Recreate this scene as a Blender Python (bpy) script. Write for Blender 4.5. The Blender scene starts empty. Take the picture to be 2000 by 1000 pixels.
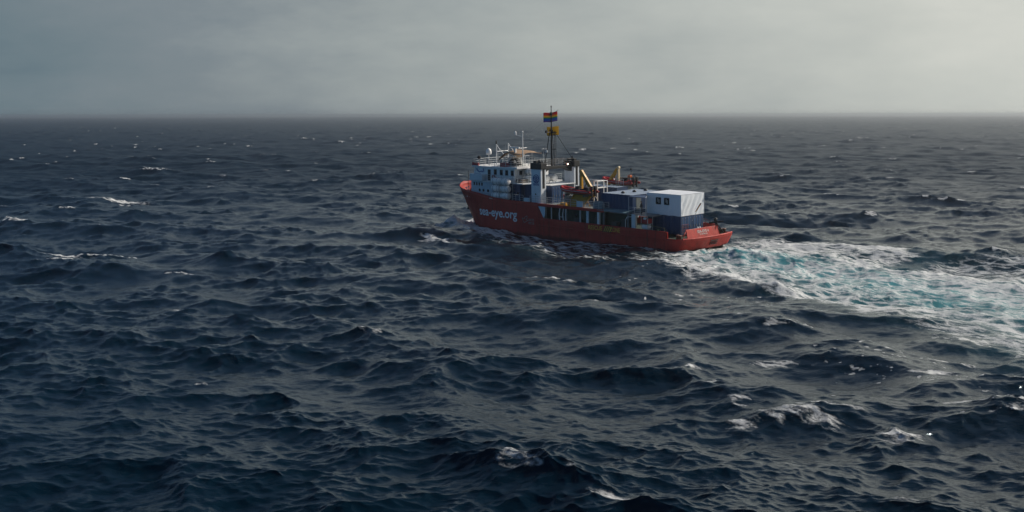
import bpy, bmesh, math, random
import numpy as np
from mathutils import Matrix, Vector, Euler

random.seed(7)
RAD = math.radians
scene = bpy.context.scene
col = scene.collection

# ------------------------------------------------------------------ camera
CAM_H = 18.6
cam_data = bpy.data.cameras.new('camera')
cam_data.sensor_width = 36.0
cam_data.lens = 43.08
cam_data.clip_start = 0.5
cam_data.clip_end = 80000.0
camera = bpy.data.objects.new('camera', cam_data)
col.objects.link(camera)
camera.matrix_world = (Matrix.Translation((0, 0, CAM_H)) @ Matrix.Rotation(RAD(90 - 6.57), 4, 'X')
                       @ Matrix.Rotation(RAD(-0.11), 4, 'Z'))
scene.camera = camera

# ------------------------------------------------------------------ light
SUN_AZ, SUN_EL = 20.0, 38.0            # azimuth from +X towards +Y, elevation
sun_dir = Vector((math.cos(RAD(SUN_AZ)) * math.cos(RAD(SUN_EL)),
                  math.sin(RAD(SUN_AZ)) * math.cos(RAD(SUN_EL)), math.sin(RAD(SUN_EL))))
sun_data = bpy.data.lights.new('sun', 'SUN')
sun_data.energy = 4.2
sun_data.angle = RAD(0.6)
sun_data.color = (1.0, 0.91, 0.80)
sun = bpy.data.objects.new('sun', sun_data)
col.objects.link(sun)
sun.rotation_euler = (-sun_dir).to_track_quat('-Z', 'Y').to_euler()

world = bpy.data.worlds.new('World')
scene.world = world
world.use_nodes = True
wt = world.node_tree
wt.nodes.clear()


def mth(t, op, a, b=None, c=None, clamp=False):
    n = t.nodes.new('ShaderNodeMath')
    n.operation = op
    n.use_clamp = clamp
    for i, v in enumerate((a, b, c)):
        if v is None:
            continue
        if isinstance(v, (int, float)):
            n.inputs[i].default_value = v
        else:
            t.links.new(v, n.inputs[i])
    return n.outputs[0]


def maprange(t, v, a, b, c=0.0, d=1.0, smooth=True):
    n = t.nodes.new('ShaderNodeMapRange')
    n.interpolation_type = 'SMOOTHSTEP' if smooth else 'LINEAR'
    n.clamp = True
    t.links.new(v, n.inputs['Value'])
    for k, x in zip(('From Min', 'From Max', 'To Min', 'To Max'), (a, b, c, d)):
        n.inputs[k].default_value = x
    return n.outputs['Result']


def ramp(t, v, stops, interp='B_SPLINE'):
    n = t.nodes.new('ShaderNodeValToRGB')
    n.color_ramp.interpolation = interp
    e = n.color_ramp.elements
    while len(e) < len(stops):
        e.new(0.5)
    for el, (p, c) in zip(e, stops):
        el.position = p
        el.color = (*c, 1.0)
    t.links.new(v, n.inputs[0])
    return n.outputs[0]


def mixc(t, f, a, b):
    n = t.nodes.new('ShaderNodeMix')
    n.data_type = 'RGBA'
    ins = [s for s in n.inputs if s.enabled] if False else n.inputs
    if isinstance(f, (int, float)):
        ins[0].default_value = f
    else:
        t.links.new(f, ins[0])
    for s, v in ((ins[6], a), (ins[7], b)):
        if isinstance(v, tuple):
            s.default_value = (*v, 1.0)
        else:
            t.links.new(v, s)
    return n.outputs[2]


def noise(t, vec, scale, detail=4.0, rough=0.55, dim='3D'):
    n = t.nodes.new('ShaderNodeTexNoise')
    n.noise_dimensions = dim
    n.inputs['Scale'].default_value = scale
    n.inputs['Detail'].default_value = detail
    n.inputs['Roughness'].default_value = rough
    if vec is not None:
        t.links.new(vec, n.inputs['Vector'])
    return n.outputs['Fac']


def mapping(t, vec, scale=(1, 1, 1), rot=(0, 0, 0)):
    n = t.nodes.new('ShaderNodeMapping')
    n.inputs['Scale'].default_value = scale
    n.inputs['Rotation'].default_value = rot
    t.links.new(vec, n.inputs['Vector'])
    return n.outputs[0]


def build_world():
    t = wt
    sky = t.nodes.new('ShaderNodeTexSky')
    sky.sky_type = 'NISHITA'
    sky.sun_disc = False
    sky.sun_elevation = RAD(SUN_EL)
    sky.sun_rotation = RAD(90.0 - SUN_AZ)
    sky.air_density = 1.0
    sky.dust_density = 0.5
    sky.ozone_density = 6.0
    tc = t.nodes.new('ShaderNodeTexCoord')
    d = tc.outputs['Generated']
    dot = t.nodes.new('ShaderNodeVectorMath')
    dot.operation = 'DOT_PRODUCT'
    t.links.new(d, dot.inputs[0])
    dot.inputs[1].default_value = sun_dir
    sep = t.nodes.new('ShaderNodeSeparateXYZ')
    t.links.new(d, sep.inputs[0])
    # cloud veil: grey, brighter sunward; blue opposite the sun, raised to light the port side
    soft = noise(t, mapping(t, d, (3.0, 3.0, 9.0)), 2.2, 6, 0.6)
    ang = mth(t, 'ADD', dot.outputs['Value'], mth(t, 'MULTIPLY', mth(t, 'SUBTRACT', soft, 0.5), 0.30))
    fac = maprange(t, ang, -1.0, 1.0, smooth=False)
    K = 1 / 0.05     # undoes the background strength below
    veil = ramp(t, fac, [(0.0, (.07, .33, .66)), (0.20, (.07, .27, .54)), (0.36, (.07, .135, .21)), (0.43, (.09, .145, .185)), (0.487, (.150, .205, .235)),
                         (0.56, (.21, .25, .275)), (0.635, (.345, .38, .378)), (0.764, (.56, .58, .54)), (0.90, (.80, .79, .72)), (1.0, (1.2, 1.1, .95))], 'LINEAR')
    veil10 = t.nodes.new('ShaderNodeVectorMath')
    veil10.operation = 'SCALE'
    veil10.inputs['Scale'].default_value = K
    t.links.new(veil, veil10.inputs[0])
    # the veil is thick near the horizon and thins out overhead
    rise = mth(t, 'MULTIPLY', mth(t, 'MAXIMUM', dot.outputs['Value'], 0.0), 0.30)     # the veil reaches up to the sun
    thin = maprange(t, mth(t, 'SUBTRACT', sep.outputs['Z'], rise), 0.04, 0.28, 1.0, 0.05)
    cover = mth(t, 'ADD', thin, mth(t, 'MULTIPLY', mth(t, 'SUBTRACT', noise(t, mapping(t, d, (1, 1, 2.5)), 2.2, 6), 0.5), 0.35), clamp=True)
    c = mixc(t, cover, sky.outputs[0], veil10.outputs[0])
    bg = t.nodes.new('ShaderNodeBackground')
    bg.inputs['Strength'].default_value = 0.05
    t.links.new(c, bg.inputs['Color'])
    out = t.nodes.new('ShaderNodeOutputWorld')
    t.links.new(bg.outputs[0], out.inputs['Surface'])


build_world()
vs = scene.view_settings
vs.view_transform = 'Standard'
vs.look = 'None'
vs.exposure = 0.0
vs.gamma = 1.0
vs.use_curve_mapping = False
scene.render.engine = 'CYCLES'
scene.cycles.use_denoising = True
scene.cycles.max_bounces = 6
scene.cycles.diffuse_bounces = 2
scene.cycles.glossy_bounces = 3
scene.cycles.transmission_bounces = 4
scene.cycles.volume_bounces = 0
scene.cycles.sample_clamp_indirect = 4.0

# ------------------------------------------------------------------ ship frame (local: x forward, y port, z up)
SHIP = Matrix.Translation((27.118, 168.587, -0.70)) @ Euler((-0.03444, -0.01694, 2.31794), 'XYZ').to_matrix().to_4x4()
SHIP_INV = np.array(SHIP.inverted())


# ------------------------------------------------------------------ materials
def principled(name):
    m = bpy.data.materials.new(name)
    m.use_nodes = True
    t = m.node_tree
    p = t.nodes['Principled BSDF']
    return m, t, p


MATS = {}


def paint(name, color, rough=0.45, wear=0.12, wear_color=None, metal=0.0, streak=0.0, scale=1.2, bump=0.0):
    """painted metal or cloth: base colour with blotchy fade and vertical dirt streaks"""
    if name in MATS:
        return MATS[name]
    m, t, p = principled(name)
    tc = t.nodes.new('ShaderNodeTexCoord')
    v = tc.outputs['Object']
    n1 = noise(t, v, scale, 6, 0.6)
    f1 = maprange(t, n1, 0.35, 0.75, 0.0, wear)
    wc = wear_color or tuple(min(1, c * 0.55 + 0.02) for c in color)
    c = mixc(t, f1, color, wc)
    if streak:
        n2 = noise(t, mapping(t, v, (2.2, 2.2, 0.12)), 1.6, 5, 0.65)
        f2 = maprange(t, n2, 0.52, 0.72, 0.0, streak)
        c = mixc(t, f2, c, (0.10, 0.045, 0.025))
    t.links.new(c, p.inputs['Base Color'])
    t.links.new(maprange(t, n1, 0.3, 0.7, max(0.05, rough - 0.08), rough + 0.12), p.inputs['Roughness'])
    p.inputs['Metallic'].default_value = metal
    if bump:
        b = t.nodes.new('ShaderNodeBump')
        b.inputs['Strength'].default_value = bump
        b.inputs['Distance'].default_value = 0.05
        t.links.new(noise(t, v, scale * 1.5, 4), b.inputs['Height'])
        t.links.new(b.outputs[0], p.inputs['Normal'])
    MATS[name] = m
    return m

# ------------------------------------------------------------------ the sea
def ocean_tile(N, L, lam_min, lam_max, lam_peak, wind, B, spread, seed):
    rng = np.random.default_rng(seed)
    k1 = np.fft.fftfreq(N, 1.0 / N) * 2 * np.pi / L
    kx, ky = np.meshgrid(k1, k1, indexing='ij')
    k = np.hypot(kx, ky)
    k[0, 0] = 1.0
    th = np.arctan2(ky, kx) - wind
    kp = 2 * np.pi / lam_peak
    psi = B * k ** -4.0 * np.exp(-1.0 * (kp / k) ** 2.2)
    s = np.where(k < 2.5 * kp, spread, spread * 0.45)
    dirn = np.abs(np.cos(th / 2)) ** (2 * s)
    psi = psi * dirn / dirn.mean() / 5.0
    band = 1 / (1 + np.exp(-(k - 2 * np.pi / lam_max) / (0.06 * 2 * np.pi / lam_max))) if lam_max else 1.0
    band = band / (1 + np.exp((k - 2 * np.pi / lam_min) / (0.06 * 2 * np.pi / lam_min)))
    psi = psi * band
    psi[0, 0] = 0
    amp = np.sqrt(psi) * (2 * np.pi / L)
    z = (rng.standard_normal((N, N)) + 1j * rng.standard_normal((N, N))) * amp
    sc = N * N
    h = np.fft.ifft2(z).real * sc
    dx = np.fft.ifft2(-1j * kx / k * z).real * sc
    dy = np.fft.ifft2(-1j * ky / k * z).real * sc
    jxx = np.fft.ifft2(kx * kx / k * z).real * sc
    jyy = np.fft.ifft2(ky * ky / k * z).real * sc
    jxy = np.fft.ifft2(kx * ky / k * z).real * sc
    return h, dx, dy, jxx, jyy, jxy


def sample(F, L, rot, X, Y, cubic=True):
    """periodic (bi)cubic sampling of the fields F (N, N, C)"""
    N = F.shape[0]
    c, s = math.cos(rot), math.sin(rot)
    u = ((X * c + Y * s) / L * N)
    v = ((-X * s + Y * c) / L * N)
    iu, iv = np.floor(u).astype(np.int64), np.floor(v).astype(np.int64)
    fu, fv = (u - iu).astype(np.float32), (v - iv).astype(np.float32)

    def wts(f):
        return (-0.5 * f + f * f - 0.5 * f ** 3, 1 - 2.5 * f * f + 1.5 * f ** 3, 0.5 * f + 2 * f * f - 1.5 * f ** 3, -0.5 * f * f + 0.5 * f ** 3)
    wu, wv = wts(fu), wts(fv)
    out = np.zeros((X.size, F.shape[2]), np.float32)
    flat = F.reshape(-1, F.shape[2])
    for a in range(4):
        ia = ((iu + a - 1) % N) * N
        for b in range(4):
            out += (wu[a] * wv[b])[:, None] * flat[ia + (iv + b - 1) % N]
    return out


def sstep(x, a, b):
    t = np.clip((x - a) / (b - a), 0, 1)
    return t * t * (3 - 2 * t)


def value_noise(X, Y, scale, seed, octaves=3):
    rng = np.random.default_rng(seed)
    out = np.zeros_like(X)
    amp, tot = 1.0, 0.0
    for o in range(octaves):
        G = rng.random((256, 256)).astype(np.float32)
        x, y = X * scale * 2 ** o + 37.3 * o, Y * scale * 2 ** o + 11.7 * o
        i, j = np.floor(x).astype(int), np.floor(y).astype(int)
        f, g = x - i, y - j
        f, g = f * f * (3 - 2 * f), g * g * (3 - 2 * g)
        i0, i1, j0, j1 = i % 256, (i + 1) % 256, j % 256, (j + 1) % 256
        out += amp * ((G[i0, j0] * (1 - f) + G[i1, j0] * f) * (1 - g) + (G[i0, j1] * (1 - f) + G[i1, j1] * f) * g)
        tot += amp
        amp *= 0.55
    return out / tot


# white caps the photograph shows: (world x, world y, length, width, heading of the crest in degrees, density)
CAPS = [(4.4, 138.1, 3.4, 0.75, -4, 1.0), (9.2, 135.2, 3.6, 0.5, -8, .62), (-55.4, 162.5, 5.5, 1.8, 14, .72), (-57.5, 155.4, 3.8, .45, -6, .7),
        (-39.2, 144.1, 2.4, .35, -14, .85), (-86.5, 272.2, 8.0, 1.6, -28, .8), (-83.5, 262.0, 5.0, 1.0, -25, .8), (19.7, 91.3, 1.7, 1.0, -8, .62),
        (22.3, 80.7, 1.0, .3, -8, .8), (23.5, 103.5, 2.4, .6, 10, .55), (37.2, 113.8, 3.4, 1.0, -35, 1.0), (28.6, 130.1, 1.8, .4, -20, .7),
        (17.9, 74.5, 3.0, 1.6, -25, .55), (20.5, 76.5, 2.4, .5, -30, .62), (22.6, 70.6, 2.2, 1.4, -20, .55), (29.7, 77.1, 2.4, .8, -15, .6),
        (13.6, 83.5, 1.0, .9, -60, .5), (12.7, 88.4, 1.5, .3, -5, .65), (34.0, 92.0, 2.2, .8, -20, .6), (30.5, 86.5, 2.0, .6, -10, .55),
        (-16.0, 175.0, 5.0, .4, -10, .4), (-33.0, 118.0, .9, .3, -10, .6), (-22.0, 86.0, .5, .3, -10, .55), (38.0, 99.0, 2.4, .8, -15, .68), (14.6, 78.6, .8, 1.6, 15, .55), (13.9, 74.2, 1.0, 1.2, 10, .5)]
# steep crests the photograph shows: (x, y, length, depth, heading, height)
CRESTS = [(10.0, 87.2, 5.2, 1.7, -4, .60), (2.0, 91.5, 5.0, 1.8, 9, .30), (28.4, 130.1, 2.6, 1.4, -12, .65), (24.3, 103.6, 2.4, 1.2, -10, .40),
          (62.0, 221.0, 9.0, 3.0, -6, .65), (-11.5, 187.0, 7.0, 1.4, -18, .45), (20.0, 75.0, 4.0, 1.5, -12, .35), (9.8, 127.0, 3.0, 1.6, -2, .35),
          (41.8, 176.5, 4.0, 2.0, -4, .95), (36.0, 107.0, 5.0, 1.5, -28, .4)]


def build_sea():
    # one sheet from under the camera to the horizon, fine where it lies near and in view
    dense = np.radians(np.linspace(-26.5, 26.5, 960))
    side = np.radians(26.5 + (np.linspace(0, 1, 41)[1:] ** 1.6) * 66.0)
    phi = np.concatenate([-side[::-1], dense, side])
    D = [14.0]
    while D[-1] < 16000:
        d = D[-1]
        if d < 46:
            step = 0.6
        elif d < 140:
            step = d * d / 37000.0
        elif d < 600:
            step = d * 0.0040
        elif d < 3000:
            step = d * 0.0075
        else:
            step = d * 0.02
        D.append(d + step)
    D = np.array(D)
    R, P = np.meshgrid(D, phi, indexing='ij')
    X0, Y0 = (R * np.sin(P)).ravel(), (R * np.cos(P)).ravel()
    r = R.ravel()
    nr, nc = R.shape
    wind = RAD(-122.0)
    t1 = ocean_tile(1024, 420.0, 6.0, None, 42.0, wind, 0.0118, 7.0, 3)
    t2 = ocean_tile(1024, 123.0, 0.45, 6.0, 40.0, wind + .15, 0.0175, 4.5, 11)
    F1 = np.stack(t1, -1).astype(np.float32)
    F2 = np.stack(t2[:3], -1).astype(np.float32)
    S1 = sample(F1, 420.0, 0.0, X0, Y0)
    near = r < 700
    S2 = np.zeros((X0.size, 3), np.float32)
    S2[near] = sample(F2, 123.0, 0.42, X0[near], Y0[near])
    c, s = math.cos(0.42), math.sin(0.42)
    S2[:, 1], S2[:, 2] = S2[:, 1] * c - S2[:, 2] * s, S2[:, 1] * s + S2[:, 2] * c
    fade2 = 1 - sstep(r, 260, 700)
    chop = 1.2
    # ship coordinates of every vertex
    a = SHIP_INV[0, 0] * X0 + SHIP_INV[0, 1] * Y0 + SHIP_INV[0, 3]
    b = SHIP_INV[1, 0] * X0 + SHIP_INV[1, 1] * Y0 + SHIP_INV[1, 3]
    half = 5.7 * np.clip((51.5 - a) / 13.0, 0, 1) ** 0.6
    hx = np.maximum(np.maximum(-0.5 - a, a - 51), 0)
    dh = np.hypot(hx, np.maximum(np.abs(b) - half, 0))
    calm = 1 - 0.55 * np.exp(-(dh / 7.0) ** 2)
    gust = 0.75 + 0.5 * value_noise(X0, Y0, 1 / 60.0, 5, 2)
    patch = 0.60 + 0.70 * sstep(value_noise(X0, Y0, 1 / 14.0, 8, 3), .25, .75)
    dz = S1[:, 0] * calm * gust + S2[:, 0] * fade2 * patch
    dx = -chop * (S1[:, 1] * calm * gust + S2[:, 1] * fade2 * patch)
    dy = -chop * (S1[:, 2] * calm * gust + S2[:, 2] * fade2 * patch)
    J = (1 - chop * gust * S1[:, 3]) * (1 - chop * gust * S1[:, 4]) - (chop * gust * S1[:, 5]) ** 2
    for (cx, cy, ln, dp, ang, ht) in CRESTS:
        ca, sa = math.cos(RAD(ang)), math.sin(RAD(ang))
        u, v = (X0 - cx) * ca + (Y0 - cy) * sa, -(X0 - cx) * sa + (Y0 - cy) * ca
        v = v + 0.10 * u * u / ln + 0.4 * (value_noise(X0, Y0, .35, 4, 2) - .5)
        e = np.exp(-(u / ln) ** 2) * (.45 + 1.1 * value_noise(X0, Y0, .55, 6, 3))
        prof = np.where(v < 0, np.exp(-(v / (dp * .75)) ** 2), np.exp(-(v / (dp * 2.0)) ** 2))
        dz += ht * e * prof - 0.35 * ht * e * np.exp(-((v + dp * 1.7) / dp) ** 2)
        dy += -0.35 * ht * e * prof

    foam = np.zeros_like(r)
    aer = np.zeros_like(r)
    nz = value_noise(X0, Y0, 1 / 2.3, 21, 4)
    nz_big = value_noise(X0, Y0, 1 / 11.0, 22, 3)
    # breaking crests
    jq = np.quantile(J[(r < 900)], [0.035, 0.006])
    wc = sstep(-J, -jq[0], -jq[1]) * sstep(nz_big, 0.45, 0.60) * sstep(nz, 0.30, 0.55)
    foam = np.maximum(foam, wc * (0.36 + 0.42 * sstep(r, 110, 230)) * (1 - .35 * sstep(r, 500, 1500)) * (.45 + .7 * value_noise(X0, Y0, 1.6, 24, 3)))
    for (cx, cy, ln, wd, ang, den) in CAPS:
        ca, sa = math.cos(RAD(ang)), math.sin(RAD(ang))
        u, v = (X0 - cx) * ca + (Y0 - cy) * sa, -(X0 - cx) * sa + (Y0 - cy) * ca
        q = (u / ln) ** 2 + ((v + .12 * u * u / ln) / wd) ** 2
        foam = np.maximum(foam, 1.25 * den * np.exp(-q * 1.1) * (0.30 + 0.95 * nz))

    # ---- the wake, in ship coordinates; s runs aft from the transom
    s = -a
    sp = np.clip(s, 0, None)
    # streaky noise stretched along the wake, whose axis bends to port
    axis = 0.385 * sp
    bl = b - axis
    streak = value_noise(s * 0.35, bl * 1.5, 0.33, 31, 4)
    streak2 = value_noise(s * 0.55, bl * 1.1, 0.11, 33, 3)
    port_edge = 13.2 + 0.42 * np.clip(s + 6, 0, None) + 1.8 * (value_noise(s, s * 0, .09, 41, 2) - .5) * 2
    star_edge = -(13.0 + 0.12 * sp + 2.5 * (value_noise(s, s * 0 + 9, .07, 42, 2) - .5) * 2)
    inside = sstep(s, -7, 1) * sstep(port_edge - b + 3 * (streak - .5), -0.8, 7.0) * sstep(b - star_edge, -1.5, 5.0)
    age = 1 / (1 + sp / 95.0)
    core = np.exp(-((b - 0.36 * sp) / (5.5 + 0.11 * sp)) ** 2) * sstep(s, -1, 2)
    film = inside * (0.25 + 0.42 * streak2 + 0.45 * (streak - .45)) * age
    band_p = np.exp(-((b - (port_edge - 2.2 - .02 * sp)) / (1.6 + 0.02 * sp)) ** 2) * sstep(s, -8, 0) * (1 - sstep(s, 24, 80) * .55)
    band_s = np.exp(-((b + 12.5 + 0.03 * sp) / 4.0) ** 2) * sstep(s, -4, 2) * (1 - sstep(s, 10, 34))
    band_m = np.exp(-((b - (0.36 * sp + 8.0 + .10 * sp)) / (2.2 + .05 * sp)) ** 2) * sstep(s, 4, 14)
    band_n = np.exp(-((b - (0.36 * sp - 6.0 - .16 * sp)) / (2.8 + .06 * sp)) ** 2) * sstep(s, -1, 5)
    wake = film + (0.10 * core + 0.48 * band_p + 0.62 * band_s + 0.24 * band_m + 0.40 * band_n) * (0.15 + 1.35 * streak) * age
    wake *= sstep(b - star_edge, -1.5, 3)
    hole = sstep(nz_big, 0.56, 0.72) * sstep(sp, 5, 18) * (1 - 0.7 * core)
    wake *= 1 - 0.8 * hole
    foam = np.maximum(foam, np.clip(wake, 0, 1))
    aer = np.clip(core * (0.32 + 0.85 * streak2 + .25 * np.exp(-sp / 18.0)) * (1 - sstep(sp, 45, 110)) + 0.13 * inside * age * (.3 + streak), 0, 1)
    # turbulence
    turb = inside * np.exp(-sp / 60.0)
    dz += turb * ((value_noise(X0, Y0, .55, 51, 4) - .5) * 1.1 + (nz_big - .5) * .5) * (0.4 + 0.8 * core)
    dz += 0.35 * band_p * np.exp(-sp / 50.0) + 0.30 * band_s
    dz -= 0.35 * np.exp(-((a + 1.5) / 3.0) ** 2 - (b / 5.0) ** 2)
    # ---- bow wave and the foam sheet sliding aft along both sides
    ab = np.abs(b)
    fs = 52.0 - a                                    # metres aft of the stem
    fsp = np.clip(fs, 0, None)
    ridge = np.interp(fs, [-3, 0, 4, 10, 16, 30, 48], [0.4, 2.4, 5.6, 8.2, 10.4, 14.2, 17.5])
    on = sstep(fs, -4.5, 1.0)
    wob = (value_noise(X0, Y0, .5, 61, 3) - .5)
    rw = np.exp(-((ab - ridge + 1.2 * wob) / (1.7 + .03 * fsp)) ** 2) * on
    dz += rw * (1.05 * np.exp(-fsp / 10.0) + 0.35 * np.exp(-fsp / 30)) * (0.75 + .9 * wob)
    dz -= 0.28 * np.exp(-((a - 26) / 9.0) ** 2) * np.exp(-(np.maximum(ab - 5.7, 0) / 4.0) ** 2)
    sheet = sstep(ridge + .6 - ab, 0, 2.0) * on * (1 - sstep(fs, 34, 60))
    bowf = rw * (0.85 * np.exp(-fsp / 18.0) + .22 * np.exp(-fsp / 45)) * (0.25 + 1.1 * nz) + sheet * (0.30 + .62 * np.exp(-fsp / 14.0)) * (0.25 + 1.25 * value_noise(a * .5, b * 1.2, .45, 63, 4))
    hullside = np.exp(-(np.maximum(ab - 5.7, 0) / 1.1) ** 2) * sstep(fs, 4, 12) * (1 - sstep(s, -4, 1))
    bowf += hullside * 0.42 * (0.3 + 1.2 * streak)
    foam = np.maximum(foam, np.clip(bowf, 0, 1))
    aer = np.maximum(aer, np.clip(0.75 * rw * np.exp(-fsp / 10.0), 0, 1))
    # outer bow-wave crest on the port side
    cp = np.array([(47.0, 17.2), (41.0, 18.0), (38.6, 17.6), (33.6, 19.2), (28.7, 20.0), (23.8, 19.8), (14, 21.5)])
    bc = np.interp(a, cp[::-1, 0], cp[::-1, 1]) + .9 * (value_noise(a, b * 0, .22, 72, 3) - .5)
    ocm = sstep(a, 14, 26) * (1 - sstep(a, 40, 50))
    oc = np.where(b > bc, np.exp(-((b - bc) / 1.1) ** 2), np.exp(-((b - bc) / 2.4) ** 2)) * ocm
    dz += 0.70 * oc
    foam = np.maximum(foam, np.exp(-((b - bc) / .42) ** 2) * sstep(a, 21, 27) * (1 - sstep(a, 39.5, 42)) * (.55 + .7 * nz) * sstep(value_noise(a, b * 0, .2, 71, 2), .22, .45))
    foam = np.maximum(foam, .75 * np.exp(-((b - bc - .7) / .9) ** 2) * np.exp(-((a - 38.4) / 1.8) ** 2) * (.4 + .8 * nz))
    # foam piled up at the stem and washing along the sides
    pn = value_noise(X0, Y0, .8, 81, 4)
    pile = np.exp(-((a - 49.6 - 2.0 * (pn - .5)) / 2.1) ** 2) * (1 - sstep(ab, 4.0, 8.5))
    dz += pile * (.72 + 1.3 * (pn - .5) + .8 * (value_noise(X0, Y0, 2.1, 83, 3) - .5))
    foam = np.maximum(foam, np.clip(pile * (0.60 + .95 * pn), 0, 1))
    wash = sstep(a, 29, 36) * (1 - sstep(a, 46, 50)) * np.exp(-(np.maximum(ab - half - .4, 0) / 2.6) ** 2)
    dz += wash * .55 * pn
    foam = np.maximum(foam, np.clip(wash * (0.25 + 1.35 * pn), 0, 1))

    # torn foam flecks drifting on the water beside and below the wake
    side = sstep(X0 - (0.30 * (120 - Y0)), 2, 22) * (1 - sstep(r, 120, 190)) * (1 - inside)
    fl = sstep(value_noise(X0, Y0 * 1.7, 1.3, 91, 3), .60, .78) * sstep(value_noise(X0, Y0 * 1.5, .16, 92, 3), .48, .68)
    foam = np.maximum(foam, side * fl * .55)

    V = np.empty((X0.size, 3), np.float32)
    V[:, 0], V[:, 1], V[:, 2] = X0 + dx, Y0 + dy, dz
    idx = np.arange(nr * nc).reshape(nr, nc)
    # counter-clockwise seen from above: columns run to +x, rows run away
    Q = np.stack([idx[:-1, :-1], idx[:-1, 1:], idx[1:, 1:], idx[1:, :-1]], -1).reshape(-1, 4)
    me = bpy.data.meshes.new('sea')
    me.vertices.add(len(V))
    me.vertices.foreach_set('co', V.ravel())
    me.loops.add(Q.size)
    me.loops.foreach_set('vertex_index', Q.ravel().astype(np.int32))
    me.polygons.add(len(Q))
    me.polygons.foreach_set('loop_start', np.arange(0, Q.size, 4, dtype=np.int32))
    me.polygons.foreach_set('use_smooth', np.ones(len(Q), bool))
    me.update(calc_edges=True)
    for nm, arr in (('foam', foam), ('aerated', aer), ('unresolved', sstep(r, 90, 480))):
        at = me.attributes.new(nm, 'FLOAT', 'POINT')
        at.data.foreach_set('value', np.clip(arr, 0, 1).astype(np.float32))
    ob = bpy.data.objects.new('sea', me)
    col.objects.link(ob)
    ob['kind'] = 'structure'
    ob['label'] = 'dark blue wind-blown sea with whitecaps and the ship\'s foaming wake'
    ob.data.materials.append(sea_material())
    return ob


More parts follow.
